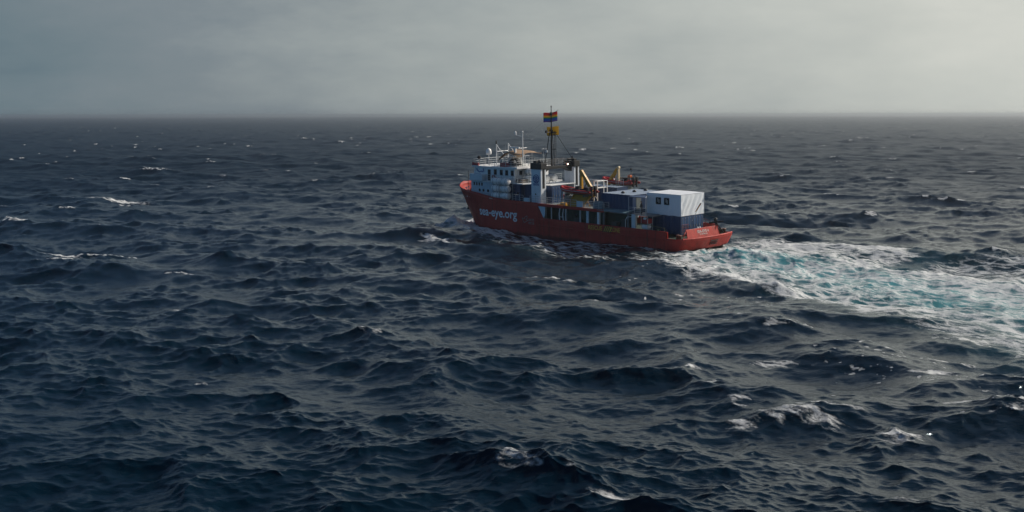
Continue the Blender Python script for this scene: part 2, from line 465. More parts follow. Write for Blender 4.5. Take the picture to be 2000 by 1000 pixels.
def sea_material():
    m, t, p = principled('sea_water')
    tc = t.nodes.new('ShaderNodeTexCoord')
    v = tc.outputs['Object']

    def attr(n):
        x = t.nodes.new('ShaderNodeAttribute')
        x.attribute_name = n
        return x.outputs['Fac']
    foam, aer = attr('foam'), attr('aerated')
    wdir = (0, 0, -2.318)
    vw = mapping(t, mapping(t, v, (1, 1, 1), wdir), (0.42, 1.0, 1.0))
    n_f = noise(t, vw, 1.3, 7, 0.68)
    n_g = noise(t, mapping(t, v, (1, 1, 1), (0, 0, .5)), 5.5, 4, 0.6)
    vor = t.nodes.new('ShaderNodeTexVoronoi')
    vor.feature = 'DISTANCE_TO_EDGE'
    vor.inputs['Scale'].default_value = 0.9
    warp = t.nodes.new('ShaderNodeVectorMath')
    warp.operation = 'ADD'
    wn = t.nodes.new('ShaderNodeTexNoise')
    wn.inputs['Scale'].default_value = 0.9
    wn.inputs['Detail'].default_value = 3
    t.links.new(vw, wn.inputs['Vector'])
    t.links.new(vw, warp.inputs[0])
    t.links.new(wn.outputs['Color'], warp.inputs[1])
    t.links.new(warp.outputs[0], vor.inputs['Vector'])
    lace = maprange(t, vor.outputs['Distance'], 0.0, 0.30, 0.24, -0.16)
    det = mth(t, 'ADD', mth(t, 'MULTIPLY', mth(t, 'SUBTRACT', n_f, 0.5), 1.5), mth(t, 'MULTIPLY', mth(t, 'SUBTRACT', n_g, 0.5), 0.7))
    dens = mth(t, 'ADD', foam, mth(t, 'MULTIPLY', mth(t, 'ADD', det, lace), maprange(t, foam, 0.02, 0.25)))
    mask = maprange(t, dens, 0.24, 0.90)
    ripple = noise(t, mapping(t, v, (1.0, 2.0, 1.0), (0, 0, 0.5)), 2.4, 3, 0.55)
    b1 = t.nodes.new('ShaderNodeBump')
    b1.inputs['Strength'].default_value = 0.6
    b1.inputs['Distance'].default_value = 0.065
    t.links.new(ripple, b1.inputs['Height'])
    wn2 = t.nodes.new('ShaderNodeTexNoise')
    wn2.inputs['Scale'].default_value = 5.0
    wn2.inputs['Detail'].default_value = 4
    t.links.new(mapping(t, v, (0.8, 1.8, 1.0), (0, 0, 0.22)), wn2.inputs['Vector'])
    sub = t.nodes.new('ShaderNodeVectorMath')
    sub.operation = 'SUBTRACT'
    t.links.new(wn2.outputs['Color'], sub.inputs[0])
    sub.inputs[1].default_value = (0.5, 0.5, 0.5)
    mul = t.nodes.new('ShaderNodeVectorMath')
    mul.operation = 'MULTIPLY'
    t.links.new(sub.outputs[0], mul.inputs[0])
    mul.inputs[1].default_value = (0.9, 1.3, 0.0)
    # waves finer than the sheet's own facets live on in the scatter of its normals
    mul2 = t.nodes.new('ShaderNodeVectorMath')
    mul2.operation = 'SCALE'
    t.links.new(mul.outputs[0], mul2.inputs[0])
    t.links.new(maprange(t, attr('unresolved'), 0, 1, 0.06, 0.5, False), mul2.inputs['Scale'])
    addn = t.nodes.new('ShaderNodeVectorMath')
    addn.operation = 'ADD'
    t.links.new(b1.outputs[0], addn.inputs[0])
    t.links.new(mul2.outputs[0], addn.inputs[1])
    nrm = t.nodes.new('ShaderNodeVectorMath')
    nrm.operation = 'NORMALIZE'
    t.links.new(addn.outputs[0], nrm.inputs[0])
    water = mixc(t, aer, (0.0010, 0.0092, 0.0185), (0.07, 0.26, 0.29))
    t.links.new(water, p.inputs['Base Color'])
    t.links.new(maprange(t, attr('unresolved'), 0, 1, 0.12, 0.42, False), p.inputs['Roughness'])
    p.inputs['Specular IOR Level'].default_value = 0.34
    p.inputs['Specular Tint'].default_value = (0.42, 0.82, 1.0, 1)
    p.inputs['IOR'].default_value = 1.333
    t.links.new(nrm.outputs[0], p.inputs['Normal'])
    fo = t.nodes.new('ShaderNodeBsdfPrincipled')
    fo.inputs['Base Color'].default_value = (0.66, 0.68, 0.68, 1)
    fo.inputs['Roughness'].default_value = 0.75
    fo.inputs['Specular IOR Level'].default_value = 0.2
    b2 = t.nodes.new('ShaderNodeBump')
    b2.inputs['Strength'].default_value = 0.8
    b2.inputs['Distance'].default_value = 0.18
    t.links.new(mth(t, 'ADD', n_f, mth(t, 'MULTIPLY', n_g, .6)), b2.inputs['Height'])
    t.links.new(b2.outputs[0], fo.inputs['Normal'])
    mx = t.nodes.new('ShaderNodeMixShader')
    t.links.new(mth(t, 'MULTIPLY', mask, 0.92), mx.inputs[0])
    t.links.new(p.outputs[0], mx.inputs[1])
    t.links.new(fo.outputs[0], mx.inputs[2])
    t.links.new(mx.outputs[0], t.nodes['Material Output'].inputs['Surface'])
    return m


build_sea()


def build_haze():
    me = bpy.data.meshes.new('haze')
    bm = bmesh.new()
    bmesh.ops.create_cube(bm, size=1.0)
    bm.to_mesh(me)
    bm.free()
    ob = bpy.data.objects.new('haze', me)
    ob.scale = (36000, 36000, 31.0)
    ob.location = (0, 0, 31.0 / 2 - 6.0)
    col.objects.link(ob)
    ob['kind'] = 'stuff'
    ob['label'] = 'thin pale sea haze that softens the horizon'
    m = bpy.data.materials.new('sea_haze')
    m.use_nodes = True
    t = m.node_tree
    t.nodes.clear()
    vol = t.nodes.new('ShaderNodeVolumePrincipled')
    vol.inputs['Color'].default_value = (0.92, 0.96, 1.0, 1)
    vol.inputs['Density'].default_value = 0.00017
    vol.inputs['Anisotropy'].default_value = 0.8
    out = t.nodes.new('ShaderNodeOutputMaterial')
    t.links.new(vol.outputs[0], out.inputs['Volume'])
    me.materials.append(m)


build_haze()

# ------------------------------------------------------------------ mesh helpers
class MB:
    """collects shapes in ship coordinates; build() links them as ONE mesh object"""

    def __init__(self, origin=(0, 0, 0)):
        self.o = Vector(origin)
        self.v, self.f, self.mi, self.sm = [], [], [], []

    def add(self, vs, fs, mi=0, smooth=False):
        n = len(self.v)
        self.v += [Vector(p) - self.o for p in vs]
        self.f += [tuple(i + n for i in f) for f in fs]
        self.mi += [mi] * len(fs)
        self.sm += [smooth] * len(fs)
        return self

    def box(self, x0, x1, y0, y1, z0, z1, mi=0):
        x0, x1 = min(x0, x1), max(x0, x1)
        y0, y1 = min(y0, y1), max(y0, y1)
        vs = [(x, y, z) for z in (z0, z1) for x, y in ((x0, y0), (x1, y0), (x1, y1), (x0, y1))]
        return self.add(vs, [(3, 2, 1, 0), (4, 5, 6, 7), (0, 1, 5, 4), (1, 2, 6, 5), (2, 3, 7, 6), (3, 0, 4, 7)], mi)

    def bbox(self, x0, x1, y0, y1, z0, z1, r=0.05, mi=0):
        """box with chamfered edges"""
        bm = bmesh.new()
        bmesh.ops.create_cube(bm, size=1.0)
        for v in bm.verts:
            v.co = Vector(((x0 + x1) / 2 + v.co.x * abs(x1 - x0), (y0 + y1) / 2 + v.co.y * abs(y1 - y0), (z0 + z1) / 2 + v.co.z * (z1 - z0)))
        bmesh.ops.bevel(bm, geom=bm.edges[:], offset=r, segments=2, affect='EDGES', profile=0.6)
        bm.verts.index_update()
        self.add([v.co.copy() for v in bm.verts], [tuple(v.index for v in f.verts) for f in bm.faces], mi, False)
        bm.free()
        return self

    def hexa(self, bottom, top, mi=0):
        """solid between two quads (each counter-clockwise from above)"""
        return self.add(list(bottom) + list(top), [(3, 2, 1, 0), (4, 5, 6, 7), (0, 1, 5, 4), (1, 2, 6, 5), (2, 3, 7, 6), (3, 0, 4, 7)], mi)

    def prism(self, pts, off, mi=0):
        """polygon pts extruded by the vector off"""
        off = Vector(off)
        n = len(pts)
        vs = [Vector(p) for p in pts] + [Vector(p) + off for p in pts]
        fs = [tuple(range(n))[::-1], tuple(range(n, 2 * n))] + [(i, (i + 1) % n, n + (i + 1) % n, n + i) for i in range(n)]
        return self.add(vs, fs, mi)

    def tube(self, p0, p1, r, n=6, r1=None, mi=0, cap=True):
        p0, p1 = Vector(p0), Vector(p1)
        r1 = r if r1 is None else r1
        d = (p1 - p0)
        if d.length < 1e-6:
            return self
        q = d.to_track_quat('Z', 'Y')
        ring = [q @ Vector((math.cos(2 * math.pi * i / n), math.sin(2 * math.pi * i / n), 0)) for i in range(n)]
        vs = [p0 + c * r for c in ring] + [p1 + c * r1 for c in ring]
        self.add(vs, [(i, (i + 1) % n, n + (i + 1) % n, n + i) for i in range(n)], mi, n > 6)
        if cap:
            self.add(vs, [tuple(range(n))[::-1], tuple(range(n, 2 * n))], mi)
        return self

    def path(self, pts, r, n=6, mi=0):
        for a, b in zip(pts[:-1], pts[1:]):
            self.tube(a, b, r, n, mi=mi)
        return self

    def lathe(self, base, axis, prof, n=14, mi=0, smooth=True):
        """profile [(distance along axis, radius)] turned round the axis"""
        q = Vector(axis).to_track_quat('Z', 'Y')
        b = Vector(base)
        vs, fs = [], []
        for (h, r) in prof:
            vs += [b + q @ Vector((r * math.cos(2 * math.pi * i / n), r * math.sin(2 * math.pi * i / n), h)) for i in range(n)]
        for k in range(len(prof) - 1):
            fs += [(k * n + i, k * n + (i + 1) % n, (k + 1) * n + (i + 1) % n, (k + 1) * n + i) for i in range(n)]
        fs += [tuple(range(n))[::-1], tuple(range((len(prof) - 1) * n, len(prof) * n))]
        return self.add(vs, fs, mi, smooth)

    def grid(self, P, mi=0, smooth=True, flip=False):
        """P[i][j] points"""
        n, m = len(P), len(P[0])
        vs = [p for row in P for p in row]
        fs = [(i * m + j, (i + 1) * m + j, (i + 1) * m + j + 1, i * m + j + 1) for i in range(n - 1) for j in range(m - 1)]
        if flip:
            fs = [f[::-1] for f in fs]
        return self.add(vs, fs, mi, smooth)

    def build(self, name, mats, parent=None, thick=0.0, matrix=None):
        me = bpy.data.meshes.new(name)
        me.from_pydata([tuple(v) for v in self.v], [], self.f)
        me.polygons.foreach_set('material_index', self.mi)
        me.polygons.foreach_set('use_smooth', self.sm)
        for m in (mats if isinstance(mats, (list, tuple)) else [mats]):
            me.materials.append(m)
        me.update()
        ob = bpy.data.objects.new(name, me)
        col.objects.link(ob)
        if parent is not None:
            ob.parent = parent
        if matrix is not None:
            ob.matrix_world = matrix
        if thick:
            md = ob.modifiers.new('thickness', 'SOLIDIFY')
            md.thickness = thick
            md.offset = -1
        return ob


def tag(o, label, cat=None, group=None):
    o['label'] = label
    if cat:
        o['category'] = cat
    if group:
        o['group'] = group
    return o


def thing(name, label, cat, loc, group=None):
    o = bpy.data.objects.new(name, None)
    col.objects.link(o)
    o.empty_display_size = 0.3
    o.matrix_world = SHIP @ Matrix.Translation(loc)
    return tag(o, label, cat, group)


def copy_tree(o, parent=None):
    c = o.copy()
    col.objects.link(c)
    if parent is not None:
        c.parent = parent
    for ch in [k for k in bpy.data.objects if k.parent == o]:
        copy_tree(ch, c)
    return c


def text_mesh(s, size=1.0, bold=0.0):
    cu = bpy.data.curves.new('t', 'FONT')
    cu.body = s
    cu.size = size
    cu.offset = bold
    cu.resolution_u = 4
    ob = bpy.data.objects.new('t', cu)
    col.objects.link(ob)
    dg = bpy.context.evaluated_depsgraph_get()
    dg.update()
    me = ob.evaluated_get(dg).to_mesh()
    vs = [v.co.copy() for v in me.vertices]
    fs = [tuple(p.vertices) for p in me.polygons]
    bpy.data.objects.remove(ob)
    bpy.data.curves.remove(cu)
    w0, w1 = min(v.x for v in vs), max(v.x for v in vs)
    return [Vector((v.x - w0, v.y, 0)) for v in vs], fs, w1 - w0


def lerp(a, b, t):
    return a + (b - a) * t


# ------------------------------------------------------------------ colours
RED = None


def hull_paint():
    m, t, p = principled('red_hull_paint')
    tc = t.nodes.new('ShaderNodeTexCoord')
    v = tc.outputs['Object']
    sep = t.nodes.new('ShaderNodeSeparateXYZ')
    t.links.new(v, sep.inputs[0])
    n1 = noise(t, v, 0.7, 7, 0.62)
    c = mixc(t, maprange(t, n1, 0.38, 0.68, 0, 0.55), (0.44, 0.036, 0.025), (0.32, 0.028, 0.021))
    n3 = noise(t, v, 3.5, 6, 0.7)
    c = mixc(t, maprange(t, n3, 0.56, 0.72, 0, 0.65), c, (0.33, 0.10, 0.085))           # scuffed, chalky paint
    n2 = noise(t, mapping(t, v, (1.6, 1.6, 0.10)), 1.5, 6, 0.7)
    c = mixc(t, maprange(t, n2, 0.52, 0.70, 0, 0.75), c, (0.075, 0.028, 0.020))          # rust and dirt runs
    # welded plate seams
    sx = mth(t, 'ABSOLUTE', mth(t, 'SUBTRACT', mth(t, 'FRACT', mth(t, 'DIVIDE', sep.outputs['X'], 3.05)), 0.5))
    seam = maprange(t, sx, 0.488, 0.498, 0, 0.35)
    c = mixc(t, seam, c, (0.10, 0.02, 0.02))
    wet = mth(t, 'ADD', sep.outputs['Z'], mth(t, 'MULTIPLY', n1, -1.0))
    c = mixc(t, maprange(t, wet, 0.25, 0.75, 0.75, 0.0), c, (0.035, 0.012, 0.012))      # dark boot topping
    t.links.new(c, p.inputs['Base Color'])
    t.links.new(maprange(t, n1, 0.3, 0.7, 0.42, 0.65), p.inputs['Roughness'])
    p.inputs['Specular IOR Level'].default_value = 0.28
    b = t.nodes.new('ShaderNodeBump')
    b.inputs['Strength'].default_value = 0.5
    b.inputs['Distance'].default_value = 0.10
    t.links.new(noise(t, v, 0.85, 3), b.inputs['Height'])                                # plates dented between frames
    t.links.new(b.outputs[0], p.inputs['Normal'])
    return m


RED = hull_paint()
WHITE = paint('white_paint', (0.84, 0.85, 0.84), 0.42, 0.22, (0.42, 0.42, 0.40), streak=0.30)
WHITE_CLEAN = paint('white_gelcoat', (0.86, 0.86, 0.83), 0.35, 0.10, streak=0.08)
RAIL = paint('grey_white_rail_paint', (0.50, 0.53, 0.53), 0.5, 0.3, (0.25, 0.22, 0.19))
BLACK = paint('black_funnel_paint', (0.012, 0.013, 0.014), 0.55, 0.2, (0.03, 0.03, 0.03))
DARK = paint('dark_recess', (0.018, 0.020, 0.021), 0.7, 0.2)
NAVY = paint('navy_container_paint', (0.018, 0.050, 0.125), 0.48, 0.25, (0.035, 0.05, 0.09), streak=0.10)
NAVY_DOOR = paint('blue_container_door_paint', (0.025, 0.085, 0.21), 0.48, 0.3, (0.05, 0.07, 0.12), streak=0.18)
ROOF = paint('faded_container_roof', (0.26, 0.33, 0.42), 0.6, 0.35, (0.16, 0.19, 0.23))
YELLOW = paint('crane_yellow_paint', (0.56, 0.30, 0.018), 0.45, 0.35, (0.30, 0.14, 0.02), streak=0.25)
YELLOW_FLAT = paint('yellow_lettering_paint', (0.66, 0.36, 0.04), 0.6, 0.4, (0.34, 0.12, 0.02), scale=2.5)
DECK = paint('green_deck_paint', (0.035, 0.075, 0.055), 0.7, 0.5, (0.07, 0.06, 0.045))
DECKRED = paint('brown_red_deck_paint', (0.09, 0.03, 0.025), 0.7, 0.5, (0.06, 0.05, 0.04))
GREYDECK = paint('grey_deck_paint', (0.16, 0.19, 0.19), 0.7, 0.4, (0.09, 0.09, 0.085))
STEEL = paint('galvanised_steel', (0.30, 0.31, 0.32), 0.4, 0.3, (0.15, 0.14, 0.13), metal=0.6)
RUBBER = paint('red_boat_tube', (0.40, 0.022, 0.024), 0.5, 0.3, (0.22, 0.02, 0.02))
BLACKRUB = paint('black_rubber', (0.015, 0.015, 0.016), 0.55, 0.2)
ORANGE = paint('orange_gear', (0.55, 0.12, 0.02), 0.5, 0.2)
TAN = paint('tan_awning_cloth', (0.30, 0.20, 0.125), 0.85, 0.35, (0.22, 0.15, 0.10))
SHADE_WHITE = paint('blue_shaded_white', (0.58, 0.68, 0.73), 0.45, 0.25, (0.24, 0.36, 0.42), streak=0.12)  # white paint with the blue of the shade put into its colour
LETTER = paint('white_lettering_paint', (0.82, 0.80, 0.80), 0.6, 0.25, (0.40, 0.34, 0.35), scale=2.5)
FADED = paint('faded_white_print', (0.36, 0.29, 0.27), 0.7, 0.45, (0.16, 0.07, 0.06), scale=4.0)
LOGOBLUE = paint('blue_emblem_paint', (0.035, 0.10, 0.30), 0.5, 0.1)
SKIN = paint('skin', (0.35, 0.20, 0.14), 0.6, 0.1)
CLOTH_DARK = paint('dark_work_clothes', (0.02, 0.023, 0.03), 0.85, 0.3)
GREEN = paint('green_gear', (0.03, 0.16, 0.06), 0.6, 0.3)
TARP = paint('white_tarpaulin', (0.76, 0.80, 0.84), 0.55, 0.16, (0.58, 0.62, 0.66), scale=0.8, bump=0.35)


def glass_mat():
    m, t, p = principled('dark_window_glass')
    p.inputs['Base Color'].default_value = (0.008, 0.014, 0.022, 1)
    p.inputs['Roughness'].default_value = 0.08
    return m


GLASS = glass_mat()


def lamp_mat():
    m, t, p = principled('lit_lamp_lens')
    p.inputs['Base Color'].default_value = (0.9, 0.4, 0.3, 1)
    p.inputs['Emission Color'].default_value = (1.0, 0.55, 0.42, 1)
    p.inputs['Emission Strength'].default_value = 6.0
    return m


LAMP = lamp_mat()

# ------------------------------------------------------------------ the ship
ship = bpy.data.objects.new('rescue_ship', None)
col.objects.link(ship)
ship.matrix_world = SHIP
tag(ship, 'red-hulled rescue ship with white bridge, twin funnels and large white hull lettering, under way', 'ship')


def part(mb, name, mats, parent=None, thick=0.0, label=None):
    o = mb.build(name, mats, parent or ship, thick)
    if label:
        o['label'] = label
    return o


def x_stem(z):
    return 48.4 + 2.6 * max(0.0, min(1.0, z / 7.0)) ** 1.1 + (0.25 * min(0.0, z))


def hull_y(x, z):
    zz = max(0.0, min(1.0, (z - 0.2) / 6.5)) ** 0.8
    L = x_stem(z) - 36.0
    t = max(0.0, min(1.0, (x_stem(z) - x) / L))
    g = (1 - (1 - t) ** lerp(2.1, 2.8, zz)) ** lerp(1.0, 0.52, zz)
    s = 1.0 - 0.05 * max(0.0, (3.0 - x) / 3.0) ** 2.5
    if z < 1.6:
        s *= 1.0 - 0.05 * ((1.6 - z) / 1.6) ** 2 * max(0.0, min(1.0, (12.0 - x) / 12.0)) - 0.02 * max(0.0, -z)
    return 5.70 * g * s


SHEER = [(28, 5.72), (34, 5.72), (38, 5.92), (42, 6.40), (45, 6.55), (48, 6.72), (50, 7.0), (51, 7.45)]


def sheer(x):
    for (a, za), (b, zb) in zip(SHEER[:-1], SHEER[1:]):
        if x <= b:
            return lerp(za, zb, max(0.0, (x - a) / (b - a)))
    return SHEER[-1][1]


def build_hull():
    ts = [(i / 26.0) ** 1.9 for i in range(27)]
    aft = [35, 34, 33, 32, 31, 30, 29, 28.3, 28.0, 27.98, 26.5, 25, 23, 21, 19, 17, 15, 13, 11, 9, 7, 5, 4, 3.2, 2.72, 2.70, 2.3, 1.6, .8, 0.3, 0.0]
    NZ = 22
    cols = []
    for kind, val in [('t', t) for t in ts] + [('x', x) for x in aft]:
        def xat(z):
            if kind == 't':
                return x_stem(z) - val * (x_stem(z) - 36.0)
            return val
        if kind == 't':
            zt = 6.5
            for _ in range(8):
                zt = sheer(xat(zt))
        else:
            zt = sheer(val) if val >= 28.0 else (3.45 if val >= 2.71 else 2.62)
        zb = -1.8 if val > 8 or kind == 't' else lerp(0.95, -1.8, min(1.0, val / 8.0))
        c = []
        for j in range(NZ):
            z = lerp(zb, zt, j / (NZ - 1))
            x = xat(z)
            y = hull_y(x, z)
            if kind == 'x' and val < 3:
                x = x + max(0.0, 2.35 - z) * 0.55 * (1 - val / 3)
            c.append((x, y, z))
        cols.append(c)
    mb = MB()
    mb.grid(cols, 0, True)
    mb.grid([[(x, -y, z) for x, y, z in c] for c in cols], 0, True, flip=True)
    # rounded counter across the stern
    end = cols[-1]
    P = []
    for k in range(17):
        u = -1 + 2 * k / 16.0
        P.append([(x - 0.75 * (1 - abs(u) ** 2.6), y * -u, z) for x, y, z in end])
    mb.grid(P, 0, True)
    hull = part(mb, 'hull', RED, thick=0.11)
    w = hull.modifiers.new('weld', 'WELD')
    w.merge_threshold = 0.002
    hull.modifiers.move(1, 0)
    # painted-on things of the hull
    def side_text(name, s, x_left, z_base, width, size_h, bold, mat, slope=0.0, lift=0.035, label=None):
        vs, fs, w0 = text_mesh(s, 1.0, bold)
        k = width / w0
        hgt = size_h
        m = MB()
        pts = []
        for v in vs:
            x = x_left - v.x * k
            z = z_base + v.y * hgt + slope * v.x * k
            pts.append((x, hull_y(x, z) + lift, z))
        m.add(pts, [f for f in fs])
        return part(m, name, mat, hull, label=label)
    side_text('hull_lettering', 'sea-eye.org', 41.75, 3.0, 9.25, 1.95, 0.022, LETTER, slope=0.0, label='large white web address on the red hull side')
    side_text('rescue_lettering', 'RESCUE', 17.35, 2.72, 2.75, 0.86, 0.022, YELLOW_FLAT)
    side_text('rescue_lettering', 'ZONE', 13.1, 2.72, 1.95, 0.86, 0.022, YELLOW_FLAT)
    side_text('bow_name', 'SEA-EYE 4', 48.0, 5.30, 1.75, 0.52, 0.03, FADED, lift=0.05)
    side_text('partner_print', 'UNITED', 29.95, 2.92, 1.25, 0.50, 0.02, FADED)
    side_text('partner_print', 'RESCUE', 29.95, 2.42, 1.25, 0.50, 0.02, FADED)
    m = MB()
    ring = [(30.9, 2.55), (31.35, 3.25), (30.9, 3.15), (30.65, 3.5), (30.25, 3.62), (30.2, 3.35), (30.5, 3.05), (30.05, 2.95), (30.9, 2.55)]
    for (xa, za), (xb, zb_) in zip(ring[:-1], ring[1:]):
        m.tube((xa, 5.73, za), (xb, 5.73, zb_), 0.05, 5)
    part(m, 'partner_emblem', FADED, hull)
    m = MB()
    for i in range(4):
        x = 14.35 - i * 0.36
        m.prism([(x, 5.735, 2.62), (x - 0.17, 5.735, 2.62), (x - 0.57, 5.735, 3.40), (x - 0.40, 5.735, 3.40)], (0, 0.012, 0))
    h1 = part(m, 'hazard_stripe', YELLOW_FLAT, hull)
    m = MB()
    m.prism([(14.6, 5.712, 2.55), (12.85, 5.712, 2.55), (12.35, 5.712, 3.44), (14.1, 5.712, 3.44)], (0, 0.014, 0))
    part(m, 'hazard_panel', BLACK, hull)
    # fender rubbing bars down the side and rub rails
    for x in (10.9, 14.1, 8.3, 19.3, 5.8):
        m = MB()
        m.tube((x, hull_y(x, .4) - .02, 0.2), (x, 5.71, 2.3), 0.055, 6)
        part(m, 'fender_bar', RED, hull)
    m = MB()
    m.path([(x, hull_y(x, 2.45) + 0.02, 2.42) for x in (28, 24, 20, 16, 12, 8, 5, 3, 1.5)], 0.085, 8)
    part(m, 'rub_rail', RED, hull)
    for s in (1, -1):
        m = MB()
        xs_ = [2.7, 3.5, 6, 10, 14, 18, 22, 26, 27.95]
        m.path([(x, s * (hull_y(x, 3.45) - 0.06), 3.47) for x in xs_], 0.085, 6)
        part(m, 'bulwark_cap', RED, hull)
        m = MB()
        xs_ = [28, 31, 34, 36, 38, 40, 42, 44, 45.5, 47, 48.3, 49.4, 50.2, 50.7, 50.95]
        m.path([(x, s * max(0.0, hull_y(x, sheer(x)) - 0.05), sheer(x) + 0.02) for x in xs_], 0.075, 6)
        part(m, 'bulwark_cap', RED, hull)
    # stern: cap pipe, name board and vents
    m = MB()
    pts = []
    for k in range(17):
        u = -1 + 2 * k / 16.0
        pts.append((-0.75 * (1 - abs(u) ** 2.6) + 0.08, -5.40 * u, 2.62))
    m.path(pts, 0.15, 8)
    part(m, 'stern_roller_pipe', RED, hull)
    for k in range(3):
        z = 2.02 - 0.24 * k
        m = MB()
        m.box(-0.82 + (2.35 - z) * .48, -0.60 + (2.35 - z) * .5, -1.45, 0.15, z - 0.065, z + 0.055)
        part(m, 'stern_vent', DARK, hull)
    for s in (1, -1):                # anchors in the bow flare
        m = MB()
        ya = hull_y(48.6, 3.3)
        m.tube((48.5, s * (hull_y(48.5, 4.2) - .05), 4.2), (48.6, s * (ya + .12), 3.3), 0.10)
        m.bbox(48.3, 48.9, s * (ya + .1) - .14, s * (ya + .1) + .14, 2.95, 3.35, 0.06)
        part(m, 'anchor', BLACK, hull)
    return hull


hull = build_hull()


def strip(x0, x1, z, inset=0.05, n=24, thick=0.08):
    mb = MB()
    P = []
    for i in range(n + 1):
        x = lerp(x0, x1, i / n)
        y = max(0.02, hull_y(x, z) - inset)
        P.append([(x, y, z), (x, 0, z), (x, -y, z)])
    mb.grid(P, 0, False)
    Q = [[(x, y, z - thick) for x, y, z in r] for r in P]
    mb.grid(Q, 0, False, flip=True)
    for side in (0, 2):
        mb.grid([[P[i][side], Q[i][side]] for i in range(n + 1)], 0, False, flip=(side == 0))
    mb.grid([[P[0][j], Q[0][j]] for j in range(3)], 0, False)
    mb.grid([[P[-1][j], Q[-1][j]] for j in range(3)], 0, False, flip=True)
    return mb


part(strip(0.1, 28.2, 2.45, 0.10), 'main_deck', DECK)
part(strip(14.4, 30.0, 5.58, 0.12, thick=0.12), 'boat_deck', GREYDECK)
part(strip(30.02, 50.2, 5.50, 0.14, thick=0.1), 'foredeck', DECKRED)
for s in (1, -1):
    mb = MB()
    mb.box(14.4, 27.99, s * 5.58, s * 5.71, 5.32, 5.74)
    part(mb, 'deck_edge_fascia', RED)
for s in (1, -1):
    mb = MB()
    mb.prism([(27.99, s * 5.60, 5.32), (27.99, s * 5.60, 3.5), (26.65, s * 5.60, 3.5)], (0, s * 0.09, 0))
    part(mb, 'bulkhead_gusset', RED)
for s in (1, -1):
    mb = MB()
    mb.prism([(27.85, s * 5.585, 5.33), (26.35, s * 5.585, 5.33), (26.42, s * 5.585, 4.0), (26.62, s * 5.585, 3.6), (26.85, s * 5.585, 3.75)], (0, s * 0.07, 0))
    part(mb, 'shell_gusset', SHADE_WHITE)
# closing bulkhead at the end of the raised hull, and the casing inside the gallery
mb = MB()
mb.box(28.0, 28.1, -5.6, 5.6, 2.4, 5.46)
part(mb, 'gallery_bulkhead', WHITE)
mb = MB()
mb.box(16.2, 27.98, -3.7, 3.7, 2.46, 5.45)
casing = part(mb, 'deck_casing', DECK)
for x in (25.6, 22.9, 20.6, 18.3):
    mb = MB()
    mb.bbox(x - .42, x + .42, 3.69, 3.76, 2.7, 4.7, .03)
    part(mb, 'casing_door', DECK, casing)
for x in (24.2, 21.7, 19.5):
    mb = MB()
    mb.lathe((x, 3.68, 4.2), (0, 1, 0), [(0, .26), (.06, .26), (.08, .2)], 12)
    part(mb, 'porthole', GLASS, casing)
mb = MB()
mb.box(10.6, 16.18, 2.9, 3.0, 2.46, 5.17)
part(mb, 'added_dark_screen', DECK)  # dark wall added to keep the space under the awning in shade
# gallery stanchions
for x, w, m in ((25.2, .07, RAIL), (22.15, .10, RAIL), (19.2, .09, RAIL), (15.5, .17, WHITE)):
    for s in (1, -1):
        mb = MB()
        mb.bbox(x - w, x + w, s * 5.46 - w, s * 5.46 + w, 3.3, 5.34, .02)
        part(mb, 'gallery_stanchion', m)
for s in (1, -1):
    mb = MB()
    mb.bbox(17.55, 17.95, s * 5.42 - .1, s * 5.42 + .1, 3.3, 5.34, .03)
    part(mb, 'gallery_post', SHADE_WHITE)
mb = MB()
for dx in (0, 0.75):
    mb.path([(23.55 - dx, 5.3, 2.5), (23.5 - dx, 5.42, 3.5), (23.62 - dx, 5.42, 4.4), (23.5 - dx, 5.36, 5.3)], 0.075, 6)
mb.tube((23.55, 5.4, 4.0), (22.8, 5.4, 4.0), .04)
part(mb, 'boarding_gate_frame', WHITE)
# clutter in the gallery
for q in ((20.2, 21.3, 4.0, 4.7, 3.9), (16.6, 17.3, 3.9, 4.5, 4.3), (13.2, 14.2, 3.4, 4.2, 3.9), (11.6, 12.5, 3.3, 4.0, 4.3), (24.4, 25.0, 4.0, 4.6, 4.0)):
    mb = MB()
    mb.bbox(q[0], q[1], q[2], q[3], 2.46, q[4], .08)
    part(mb, 'gallery_locker', paint('dull_grey_green', (0.07, 0.085, 0.08), .7, .4))


def railing(name, pts, h=1.05, bars=3, step=1.5, r=0.032, mat=RAIL, parent=None):
    mb = MB()
    for a, b in zip(pts[:-1], pts[1:]):
        a, b = Vector(a), Vector(b)
        n = max(1, round((b - a).length / step))
        for i in range(n + 1):
            p = a.lerp(b, i / n)
            mb.tube(p, p + Vector((0, 0, h)), r * 1.15, 6)
        for k in range(bars):
            z = Vector((0, 0, h * (k + 1) / bars))
            mb.tube(a + z, b + z, r if k == bars - 1 else r * .8, 5)
    return part(mb, name, mat, parent)


railing('railing', [(33.8, 5.5, 5.72), (31.3, 5.5, 5.72)], 1.0, 3, 0.8)
railing('railing', [(29.8, 5.5, 5.72), (19.9, 5.5, 5.72)], 1.0, 3, 1.25)
railing('railing', [(18.4, 5.5, 5.72), (14.5, 5.5, 5.72), (14.5, 4.4, 5.72)], 1.0, 4, 1.1)
railing('railing', [(30.0, -5.5, 5.72), (14.5, -5.5, 5.72)], 1.0, 3, 1.5)
mb = MB()
mb.bbox(18.7, 19.85, 5.36, 5.5, 5.75, 6.62, .03)
part(mb, 'bulwark_gate', SHADE_WHITE)
mb = MB()
mb.bbox(30.0, 31.2, 5.2, 5.5, 5.7, 6.35, .05)
part(mb, 'fairlead_box', SHADE_WHITE)
mb = MB()
mb.bbox(15.1, 16.9, 4.6, 5.2, 5.6, 6.55, .05)
mb.bbox(15.3, 16.7, 4.65, 5.15, 6.55, 6.8, .05)
part(mb, 'deck_locker', paint('grey_locker', (0.17, 0.24, 0.27), .6, .3))

